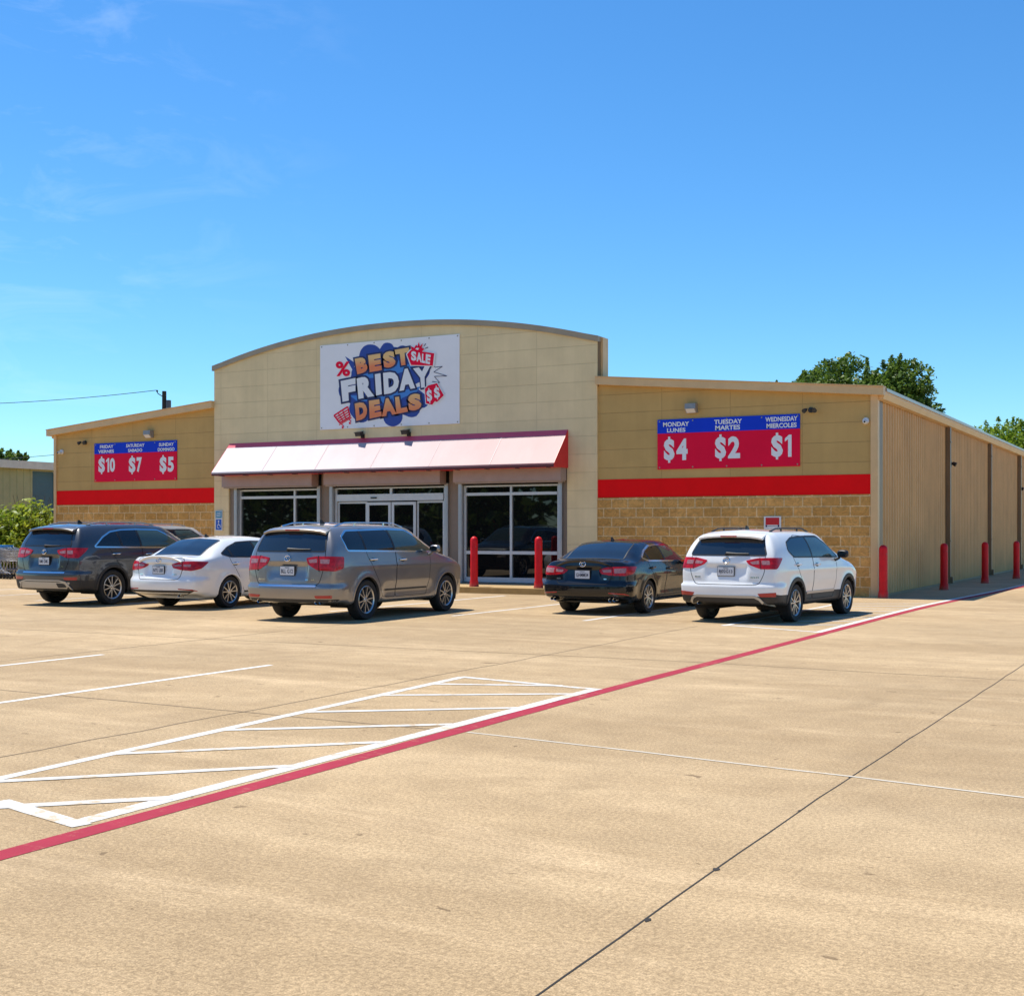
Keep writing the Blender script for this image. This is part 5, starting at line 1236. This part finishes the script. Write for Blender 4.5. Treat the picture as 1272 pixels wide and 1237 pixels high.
# taupe silver three row SUV (middle)
silver = suv_conf(W=.965, H=1.76, wb=2.86, ro=1.05, wr=.365, arch=.425, paint=P_SILVER, spoil_m=P_SILVER, clad=False, clad_z=.33, lip=.03, lip_off=.008, rake=.95, chrome=True, chrome_handle=True, shelf=.62, recess=(.40, .80, 1.02, .05),
    rimr=.255, plate='BLL G12', plate_z=.905, emblem_z=1.12, badges=[(-.64, .15), (.40, .06), (.52, .06)], badge_z=.74, rail=(-.5, 1.75), rail_m=M_CHROME, mirror=(2.16, 1.20), mirror_m=P_SILVER, wiper_z=1.265, wiper_x=(-.02, .46), spoil_w=.68, spoil_len=.20,
    under_black=[(-.66, 1.585), (.66, 1.585), (.63, 1.655), (-.63, 1.655)],
    doors=[[(.02, 1.18), (.44, .60), (.52, .40), (.98, .38), (.98, 1.64), (.0, 1.64)], [(.99, .38), (2.10, .38), (2.18, .66), (2.22, 1.18), (1.66, 1.64), (.99, 1.64)]],
    glass=dict(side=[([(-.56, 1.27), (-.60, 1.50), (-.40, 1.595), (-.04, 1.61), (-.02, 1.235)], 0), ([(.04, 1.235), (.02, 1.61), (.92, 1.625), (.94, 1.228)], 0), ([(1.0, 1.226), (.98, 1.625), (1.58, 1.61), (2.02, 1.40), (2.30, 1.22)], 1)],
               outline=[(-.57, 1.255), (-.63, 1.50), (-.41, 1.61), (.92, 1.640), (1.60, 1.625), (2.05, 1.405), (2.36, 1.205)], pillars=[((.01, 1.235), (-.01, 1.61)), ((.97, 1.23), (.95, 1.62))],
               rear=[(-.75, 1.245), (.75, 1.245), (.67, 1.60), (-.67, 1.60)], rear_mode='rear', wind=[(-.64, 1.82), (.64, 1.82), (.72, 2.68), (-.72, 2.68)]),
    tailgate=[(-.66, .66), (.66, .66), (.74, .90), (.76, 1.22), (.66, 1.66), (-.66, 1.66), (-.76, 1.22), (-.74, .90)], handles=[(.20, 1.09), (1.20, 1.07)], split=.75, moulding=[(.62, .52), (2.1, .52)], mould_w=.03,
    light=[(.40, -1.08, 1.13), (.60, -1.06, 1.16), (.84, -1.0, 1.16), (.96, -.72, 1.15), (.95, -.75, .95), (.88, -.95, .90), (.62, -1.06, .92), (.44, -1.08, 1.02)],
    light_in=[[(.45, -1.08, 1.10), (.62, -1.06, 1.115), (.62, -1.06, 1.05), (.48, -1.08, 1.045)], [(.68, -1.05, 1.11), (.84, -1.0, 1.11), (.82, -1.0, 1.03), (.68, -1.05, 1.035)]], light_gap=[(.65, -1.055, .90), (.65, -1.055, 1.17)],
    reflector=[(.56, -1.08, .475), (.84, -.98, .485), (.84, -.98, .43), (.60, -1.08, .425)],
    valance=[([(-1.05, .41), (-.86, .31), (.86, .31), (1.05, .41)], .005, M_CLAD, 'rear_valance')],
    trims=[([(-.62, .64), (.62, .64)], .026, .010, M_CHROME, 'chrome_strip')], exhaust=[(.62, .36, .085, .033), (.70, .365, .105, .033), (-.64, .36, .085, .033)])
# dark grey SUV (left)
dark = suv_conf(W=.97, H=1.80, wb=2.85, ro=1.0, wr=.385, arch=.445, lip=.045, lip_off=.010, paint=P_DGREY, spoil_m=P_DGREY, clad=True, clad_z=.56, chrome=True, chrome_handle=True, shelf=.70, rimr=.262, plate='NM1 D8K', plate_z=.965,
    emblem_z=1.16, badges=[(.50, .08)], badge_z=.84, rail=(-.4, 1.6), rail_m=M_SKID, mirror_m=P_DGREY, recess=(.40, .86, 1.08, .05), spoil_w=.66,
    wiper_z=1.275, wiper_x=(.0, .42), under_black=[(-.655, 1.555), (.655, 1.555), (.61, 1.675), (-.61, 1.675)],
    valance=[([(-.78, .52), (-.70, .34), (.70, .34), (.78, .52)], .008, M_SKID, 'skid_plate'), ([(.46, .50), (.66, .49), (.72, .41), (.52, .40)], .010, M_CLAD, 'exhaust_surround')],
    trims=[([(-.62, .72), (.62, .72)], .026, .010, M_CHROME, 'chrome_strip'), ([(-.72, .40), (-.66, .52), (-.5, .55), (.5, .55), (.66, .52), (.80, .36)], .03, .018, M_SKID, 'skid_trim')], exhaust=[])
dark['glass'] = dict(dark['glass'], side=[([(-.46, 1.275), (-.20, 1.46), (.06, 1.575), (.40, 1.62), (.86, 1.632), (.89, 1.243)], 0), dark['glass']['side'][1]],
    outline=[(-.52, 1.265), (-.22, 1.475), (.05, 1.59), (.40, 1.634), (.86, 1.645), (1.55, 1.634), (2.01, 1.415), (2.30, 1.22)], pillars=dark['glass']['pillars']+[((.30, 1.25), (.24, 1.61))])
dark['reflector'] = [(.55, -1.02, .62), (.84, -.93, .63), (.84, -.93, .565), (.60, -1.02, .565)]
# white sedan
wsed = sedan_conf(W=.93, H=1.52, wb=2.82, ro=1.08, wr=.335, arch=.378, paint=P_WHITE, mirror_m=P_WHITE, chrome=False, chrome_handle=True, plate='NTL LE8', badges=[(-.52, .10), (.36, .12)],
    valance=[([(-.92, .40), (-.72, .28), (.72, .28), (.92, .40)], .006, M_CLAD, 'rear_valance')], exhaust=[(.54, .30, .10, .03)])
# black sedan
bsed = sedan_conf(W=.93, H=1.46, wb=2.78, ro=1.05, wr=.33, arch=.372, paint=P_BLACK, mirror_m=P_BLACK, chrome=True, chrome_handle=False, plate='GHMM34', plate_z=.775, badges=[(-.56, .10), (.44, .06)], rimr=.232,
    spokes=5, valance=[([(-.90, .36), (-.72, .28), (.72, .28), (.90, .36)], .006, M_CLAD, 'rear_valance')], exhaust=[(.58, .30, .075, .034), (.66, .305, .095, .034), (-.58, .30, .075, .034), (-.66, .305, .095, .034)])
bsed['light'] = [(.32, -1.05, .86), (.42, -1.05, .905), (.60, -1.03, .925), (.78, -.96, .93), (.90, -.62, .93), (.86, -.76, .80), (.76, -.96, .755), (.55, -1.03, .76), (.36, -1.05, .79)]
bsed['light_in'] = [[(.38, -1.05, .865), (.55, -1.03, .875), (.55, -1.03, .82), (.40, -1.05, .815)], [(.60, -1.02, .89), (.80, -.93, .90), (.78, -.95, .81), (.60, -1.02, .80)]]
bsed['light_gap'] = [(.575, -1.03, .755), (.575, -1.03, .92)]
# pale SUV parked farther in, mostly hidden
pale = suv_conf(W=.94, H=1.80, wb=2.65, ro=.92, paint=P_PEARL, spoil_m=P_PEARL, plate='KRT 482', rail_m=M_SKID)

def place(c, wheel_xy, yaw):     # put the outer face of the right rear tyre at a ground point
    ox = c['W']-.02; return (wheel_xy[0]-ox*math.cos(yaw), wheel_xy[1]-ox*math.sin(yaw))
build_car(white, place(white, (.68, -9.21), R(-5.3)), R(-5.3), 'white SUV with black lower trim, rightmost car, parked by the red line', 'parked_car', 'car')
build_car(bsed, place(bsed, (-2.54, -8.16), R(0)), R(0), 'black sedan with twin exhausts parked left of the white SUV', 'parked_car', 'car')
build_car(silver, place(silver, (-6.32, -12.34), R(1.0)), R(1.0), 'silver grey three row SUV with red wraparound lights, parked nearest the sliding doors', 'parked_car', 'car')
build_car(wsed, place(wsed, (-10.92, -10.68), R(0)), R(0), 'white sedan parked between the dark grey SUV and silver SUV', 'parked_car', 'car')
build_car(dark, place(dark, (-13.97, -10.97), R(0)), R(0), 'dark grey SUV with chrome window line, leftmost car beside the shopping carts', 'parked_car', 'car')
build_car(pale, (-18.0, -6.35), R(0), 'pale silver SUV mostly hidden behind white sedan and dark grey SUV', 'parked_car', 'car')
# ================================================================== TREES, BUSHES
def leaf_mat(name, c0, c1, trans=.25):
    k = NT(name); at = k.t.nodes.new('ShaderNodeAttribute'); at.attribute_name = 'leaf'
    col = k.ramp(at.outputs['Fac'], 0, c0, 1, c1); k.l(col, k.b.inputs['Base Color'])
    k.b.inputs['Roughness'].default_value = .5; k.b.inputs['Specular IOR Level'].default_value = .35
    tr = k.t.nodes.new('ShaderNodeBsdfTranslucent'); k.l(col, tr.inputs['Color'])
    ms = k.t.nodes.new('ShaderNodeMixShader'); ms.inputs[0].default_value = trans; out = k.t.nodes['Material Output']
    k.l(k.b.outputs[0], ms.inputs[1]); k.l(tr.outputs[0], ms.inputs[2]); k.l(ms.outputs[0], out.inputs['Surface'])
    return k.m
M_LEAF_D = leaf_mat('dark oak leaves', (.03, .08, .012), (.20, .29, .035), .3)
M_LEAF_L = leaf_mat('sunny green leaves', (.08, .17, .012), (.32, .42, .035), .4)
M_LEAF_B = leaf_mat('yellow green bush leaves', (.10, .18, .010), (.46, .52, .05), .4)
M_BARK = mat('grey brown bark', (.10, .075, .05), .9, var=.4, vscale=5, bump=.5)
def leaf_cloud(name, pts, size, m, parent, up=0.35, aspect=2.0, seed=0):
    rng = np.random.default_rng(seed); n = len(pts)
    nrm = rng.normal(size=(n, 3)); nrm[:, 2] = np.abs(nrm[:, 2])+up; nrm /= np.linalg.norm(nrm, axis=1)[:, None]
    t = np.cross(nrm, rng.normal(size=(n, 3))); t /= np.linalg.norm(t, axis=1)[:, None]; b = np.cross(nrm, t)
    L_ = size*rng.uniform(.6, 1.3, (n, 1)); Wd = L_/aspect
    v = np.stack([pts-t*L_*.5, pts+b*Wd*.5+t*L_*.02+nrm*L_*.06, pts+t*L_*.5, pts-b*Wd*.5+t*L_*.02+nrm*L_*.06], 1).reshape(-1, 3)
    me = bpy.data.meshes.new(name); me.vertices.add(4*n); me.vertices.foreach_set('co', v.astype(np.float32).ravel())
    me.loops.add(4*n); me.loops.foreach_set('vertex_index', np.arange(4*n, dtype=np.int32)); me.polygons.add(n)
    me.polygons.foreach_set('loop_start', np.arange(0, 4*n, 4, dtype=np.int32)); me.polygons.foreach_set('loop_total', np.full(n, 4, np.int32))
    me.update(); me.materials.append(m)
    at = me.attributes.new('leaf', 'FLOAT', 'FACE'); at.data.foreach_set('value', np.clip(rng.normal(.5, .25, n), 0, 1).astype(np.float32))
    o = bpy.data.objects.new(name, me); COL.objects.link(o)
    if parent: o.parent = parent
    return o
def crown_points(rng, rx, ry, rz, cz, clumps, per, cs):
    P = []
    for i in range(clumps):
        d = rng.normal(size=3); d /= np.linalg.norm(d); r = rng.uniform(.30, 1.08)**.6
        c = np.array([d[0]*rx*r, d[1]*ry*r, cz+d[2]*rz*r]); s = cs*rng.uniform(.6, 1.35)
        q = rng.normal(size=(per, 3)); q /= np.linalg.norm(q, axis=1)[:, None]; q *= rng.uniform(.25, 1, (per, 1))**.5
        P.append(c+q*np.array([s, s, s*.75]))
    for i in range(clumps//2):
        d = rng.normal(size=3); d[2] = abs(d[2])*.8; d /= np.linalg.norm(d); b = np.array([d[0]*rx, d[1]*ry, cz+d[2]*rz]); t = rng.uniform(0, 1, (per//3, 1))
        P.append(b*np.array([.93, .93, 1])+t*cs*.65*(d*.55+np.array([0, 0, .8]))+rng.normal(size=(per//3, 3))*cs*.16*(1.15-t))
    return np.concatenate(P)
def tree(x, y, h, rx, rz, label, m, seed, leaf=.30, clumps=70, per=110, trunk_r=.22, group=None):
    rng = np.random.default_rng(seed); e = empty('tree', (x, y, 0), label, 'tree', group)
    base = h-2*rz; a = MB()
    a.tube([(0, 0, -.05), (.05, .03, base*.5), (.0, .08, base), (.1, 0, h-rz*.9)], [trunk_r*1.35, trunk_r, trunk_r*.8, trunk_r*.3], 10)
    for i in range(9):
        t = rng.uniform(0, 2*math.pi); zs_ = base*rng.uniform(.75, 1.15); l = rx*rng.uniform(.55, .9)
        a.tube([(0, .06, zs_), (l*.5*math.cos(t), l*.5*math.sin(t), zs_+rz*.5), (l*math.cos(t), l*math.sin(t), zs_+rz*rng.uniform(.7, 1.2))], [trunk_r*.5, trunk_r*.3, .03], 6)
    a.build('trunk', M_BARK, e)
    leaf_cloud('crown', crown_points(rng, rx*.86, rx*.86, rz*.84, h-rz, clumps, per, rx*.26), leaf, m, e, seed=seed)
    return e
def at(px, depth):     # a ground point seen in column px of the photograph at a distance along the view axis
    X = (px-636)/1606*depth; return (7.09+X*math.cos(R(28.3))-depth*math.sin(R(28.3)), -31.7+X*math.sin(R(28.3))+depth*math.cos(R(28.3)))
def top_h(py, depth): return 1.6+(660-py)/1606*depth
for px, py, dep, rx, rz, lab, m, sd in (
    (1046, 444, 92, 3.9, 3.6, 'dark green round tree beyond the roof, taller of the overlapping pair', M_LEAF_D, 3),
    (1116, 442, 88, 2.85, 3.8, 'dark green tree beyond the roof, the right one of the overlapping pair', M_LEAF_D, 5),
    (1003, 462, 97, 1.6, 2.4, 'small dark green treetop left of the overlapping pair beyond the roof', M_LEAF_D, 8)):
    x, y = at(px, dep); tree(x, y, top_h(py, dep)+.1, rx, rz, lab, m, sd, .34, 85, 120, .28, 'dark trees beyond the roof')
x, y = at(963, 100); tree(x, y, top_h(468, 100), .8, 1.8, 'tiny treetop just showing above the roof ridge left of dark trees', M_LEAF_D, 11, .28, 18, 70, .15)
x, y = at(1246, 112); tree(x, y, top_h(523, 112), 4.2, 3.5, 'sunlit yellow green tree at the right edge beyond the side wall', M_LEAF_L, 21, .36, 110, 130, .3)
x, y = at(1310, 118); tree(x, y, top_h(520, 118), 3.6, 3.2, 'yellow green tree cut by the right picture edge', M_LEAF_L, 22, .38, 60, 110, .3)
x, y = at(4, 96); tree(x, y, top_h(556, 96), 1.7, 1.5, 'dark treetop behind the shed roof at the left edge', M_LEAF_D, 31, .3, 45, 90, .2, 'trees behind the shed')
x, y = at(25, 92); tree(x, y, top_h(560, 92), 1.0, 1.3, 'small dark treetop behind the shed, right of a broader one', M_LEAF_D, 32, .28, 30, 80, .16, 'trees behind the shed')
def bush(x, y, h, r, label, seed, n=26):
    rng = np.random.default_rng(seed); e = empty('bush', (x, y, 0), label, 'bush', 'leafy bushes left of the store')
    a = MB()
    for i in range(14):
        t = rng.uniform(0, 6.28); a.tube([(.1*math.cos(t), .1*math.sin(t), 0), (r*.4*math.cos(t), r*.4*math.sin(t), h*.5), (r*.7*math.cos(t+.3), r*.7*math.sin(t+.3), h*rng.uniform(.7, .95))], [.02, .014, .006], 5)
    a.build('stem', M_BARK, e)
    P = []
    for i in range(n*2):
        t = rng.uniform(0, 6.28); rr = r*math.sqrt(rng.uniform(0, 1)); zz = h*(.95-.4*(rr/r)**2)*rng.uniform(.25, 1)
        c = np.array([rr*math.cos(t), rr*math.sin(t), zz]); P.append(c+rng.normal(size=(75, 3))*np.array([.17, .17, .20])*r)
    P = np.concatenate(P); P = P[P[:, 2] > .05]
    leaf_cloud('foliage', P, .24, M_LEAF_B, e, .5, 2.8, seed)
for px, dep, h, r, lab, sd in ((-14, 47.5, 2.6, 1.1, 'yellow green bush cut by the left picture edge, beside the carts', 41), (14, 47.0, 2.35, 1.0, 'yellow green bush behind the shopping carts', 42),
                               (40, 48.0, 3.15, .95, 'tallest yellow green bush, behind the dark grey SUV', 43), (62, 48.5, 2.5, .75, 'yellow green bush against the left end of the store wall', 44)):
    x, y = at(px, dep); bush(x, y, h, r, lab, sd)
# far-off wood across the road, seen only as the dark reflection in the shop windows
rng = np.random.default_rng(77); P = []
for i in range(120):
    c = np.array([rng.uniform(-115, 60), rng.uniform(-98, -86), 0]); hh = rng.uniform(6, 11)
    q = rng.normal(size=(90, 3))*np.array([2.2, 1.8, 1]); q[:, 2] = rng.uniform(.0, 1, 90)**.8*hh; P.append(c+q)
w = leaf_cloud('far_wood', np.concatenate(P), 1.7, M_LEAF_D, None, .3, 1.4, 77); tag(w, 'dark row of trees far across the road facing the store', 'woodland', kind='stuff')

# ================================================================== NEIGHBOURING SHED, POLE, WIRES, CARTS
sx, sy = at(0, 56); shed = empty('metal_shed', (sx, sy, 0), 'low olive metal shed with blue grey door beyond the bushes on the left', 'shed')
# its side runs parallel to the store's depth; built from local -14..13 m
H0 = 4.45
mb = MB(); prof = []; y = -16.0
while y < 1.6: prof += [(0, y), (0, y+.22), (.03, y+.25), (.03, y+.34)]; y += .37
vs = []
for d, yy in prof: vs += [(d, yy, 0), (d, yy, H0)]
mb.add(vs, [(2*i, 2*i+2, 2*i+3, 2*i+1) for i in range(len(prof)-1)])
mb.add([(-12, -16, 0), (0, -16, 0), (0, -16, H0), (-12, -16, H0)], [(0, 1, 2, 3)]); mb.add([(-12, 14, 0), (0, 14, 0), (0, 14, H0), (-12, 14, H0)], [(3, 2, 1, 0)])
mb.add([(0, 1.6, 4.30), (0, 14, 4.30), (0, 14, H0), (0, 1.6, H0)], [(0, 1, 2, 3)])
mb.build('wall', mat('olive shed sheet', (.40, .41, .20), .6, var=.18, vscale=1.2), shed, fix=False)
a = MB(); a.box(-12.3, .35, -16.3, 14.3, H0+.002, H0+.22); a.box(.352, .40, -16.3, 14.3, H0-.10, H0+.24); a.build('roof', mat('pale shed roof trim', (.66, .64, .52), .5, var=.2, vscale=2), shed)
a = MB(); a.box(-.14, -.06, 1.62, 2.98, 0, 4.28); a.box(-.10, -.0, 3.0, 13.9, 0, 4.22); dr = a.build('door', mat('blue grey shed door', (.055, .15, .18), .5, var=.2, vscale=1.5), shed)
a = MB(); a.box(-.0, .05, 3.3, 3.42, 1.0, 1.3); a.build('handle', M_STEEL, dr)

px_, py_ = at(204, 84); ph = top_h(486, 84)
e = empty('utility_pole', (px_, py_, 0), 'dark utility pole rising behind the left wing roof', 'utility pole')
a = MB(); a.tube([(0, 0, 0), (0, 0, ph)], [.20, .14], 12); a.build('pole', mat('creosoted pole', (.035, .028, .022), .9, var=.3), e)
a = MB(); a.tube([(-.12, 0, ph-.35), (-.55, 0, ph-.12), (-.62, 0, ph+.0)], .03, 6); a.lathe([(.0, .14), (.06, .12), (.06, .02), (.03, 0)], (-.62, 0, ph-.02), 'z', 10); a.build('insulator', M_DARKGREY, e)
a = MB(); a.lathe([(.0, .25), (.16, .25), (.17, .2), (.17, -.25), (0, -.28)], (.32, .05, ph-.85), 'z', 12); a.tube([(.0, 0, ph-.8), (.32, .05, ph-.8)], .04, 6); a.build('transformer', mat('transformer grey', (.09, .09, .095), .5), e)
def wire(name, p, q, sag, r, label):
    a = MB(); a.tube([tuple(np.array(p)*(1-t)+np.array(q)*t-np.array([0, 0, sag*4*t*(1-t)])) for t in np.linspace(0, 1, 28)], r, 5)
    tag(a.build(name, M_BLACK, recenter=True), label, 'wire')
lx, ly = at(-330, 100)
wire('power_line', (px_-.62, py_, ph+.1), (lx, ly, top_h(490, 100)), .9, .022, 'thin overhead wire running left from the utility pole')
x1_, y1_ = at(110, 75); x2_, y2_ = at(-200, 105)
wire('power_line', (x1_, y1_, top_h(561, 75)), (x2_, y2_, top_h(574, 105)), .3, .018, 'lower thin wire above the shed roof, left of the store corner')

def cart_proto():
    e = empty('shopping_cart', (0, 0, 0), 'grey wire shopping cart', 'shopping cart', 'nested shopping carts')
    # faces +x; handle at -x end
    r = .006; a = MB()
    bt = [(-.36, .27, .98), (.50, .20, .90)]; bb = [(-.28, .22, .62), (.42, .16, .56)]
    def lerp(p, q, t): return tuple(np.array(p)*(1-t)+np.array(q)*t)
    for sg in (-1, 1):
        T = [(x, sg*w_, z) for x, w_, z in bt]; B = [(x, sg*w_, z) for x, w_, z in bb]
        for t in np.linspace(0, 1, 15): a.tube([lerp(T[0], T[1], t), lerp(B[0], B[1], t)], r*.7, 4)
        for t in np.linspace(0, 1, 6): a.tube([lerp(T[0], B[0], t), lerp(T[1], B[1], t)], r, 4)
    for t in np.linspace(0, 1, 9): a.tube([lerp((.5, -.2, .9), (.5, .2, .9), t), lerp((.42, -.16, .56), (.42, .16, .56), t)], r*.7, 4); a.tube([lerp((-.28, -.22, .62), (-.28, .22, .62), t), lerp((.42, -.16, .56), (.42, .16, .56), t)], r*.7, 4)
    for t in np.linspace(0, 1, 5): a.tube([lerp((.5, -.2, .9), (.42, -.16, .56), t), lerp((.5, .2, .9), (.42, .16, .56), t)], r*.8, 4)
    a.build('basket', M_STEEL, e)
    a = MB()
    for sg in (-1, 1):
        a.tube([(-.48, sg*.27, 1.02), (-.36, sg*.26, .92), (-.10, sg*.24, .30), (-.30, sg*.26, .17)], .014, 7); a.tube([(-.10, sg*.24, .30), (.46, sg*.18, .17)], .014, 7); a.tube([(.30, sg*.17, .56), (.10, sg*.22, .25)], .012, 6)
    a.tube([(-.30, -.26, .17), (-.30, .26, .17)], .012, 6); a.tube([(.0, -.23, .28), (.0, .23, .28)], .012, 6); a.build('frame', M_STEEL, e)
    a = MB(); a.tube([(-.48, -.28, 1.02), (-.48, .28, 1.02)], .022, 8); a.box(-.47, -.36, -.24, .24, .965, .985); a.build('handle', mat('cart handle blue', (.01, .20, .45), .4), e)
    for sx_, sy_ in ((-.28, .26), (-.28, -.26), (.44, .18), (.44, -.18)):
        a = MB(); a.lathe([(0, -.016), (.055, -.016), (.062, -.01), (.062, .01), (.055, .016), (0, .016)], (sx_, sy_, .062), 'y', 14); a.tube([(sx_, sy_+.03, .062), (sx_, sy_+.02, .16)], .012, 5); a.build('wheel', M_BLACK, e)
    return e
cp = cart_proto()
labs = ['shopping cart nearest the dark grey SUV, front of the nested row', 'second shopping cart of the nested row from the dark grey SUV', 'third shopping cart of the nested row from the dark grey SUV', 'fourth shopping cart of the nested row from the dark grey SUV', 'fifth shopping cart of the nested row, cut by the left edge', 'shopping cart at the far left end of the nested row']
cx_, cy_ = at(13, 43.6)
for i, lb in enumerate(labs):
    o = cp if i == 0 else copy_thing(cp)
    d_ = Vector((.88, -.30, 0)).normalized(); o.location = (cx_-d_.x*.27*i, cy_-d_.y*.27*i, 0); o.rotation_euler = (0, 0, math.atan2(d_.y, d_.x)); o['label'] = lb; o.scale = (1.1, 1.1, 1.08)
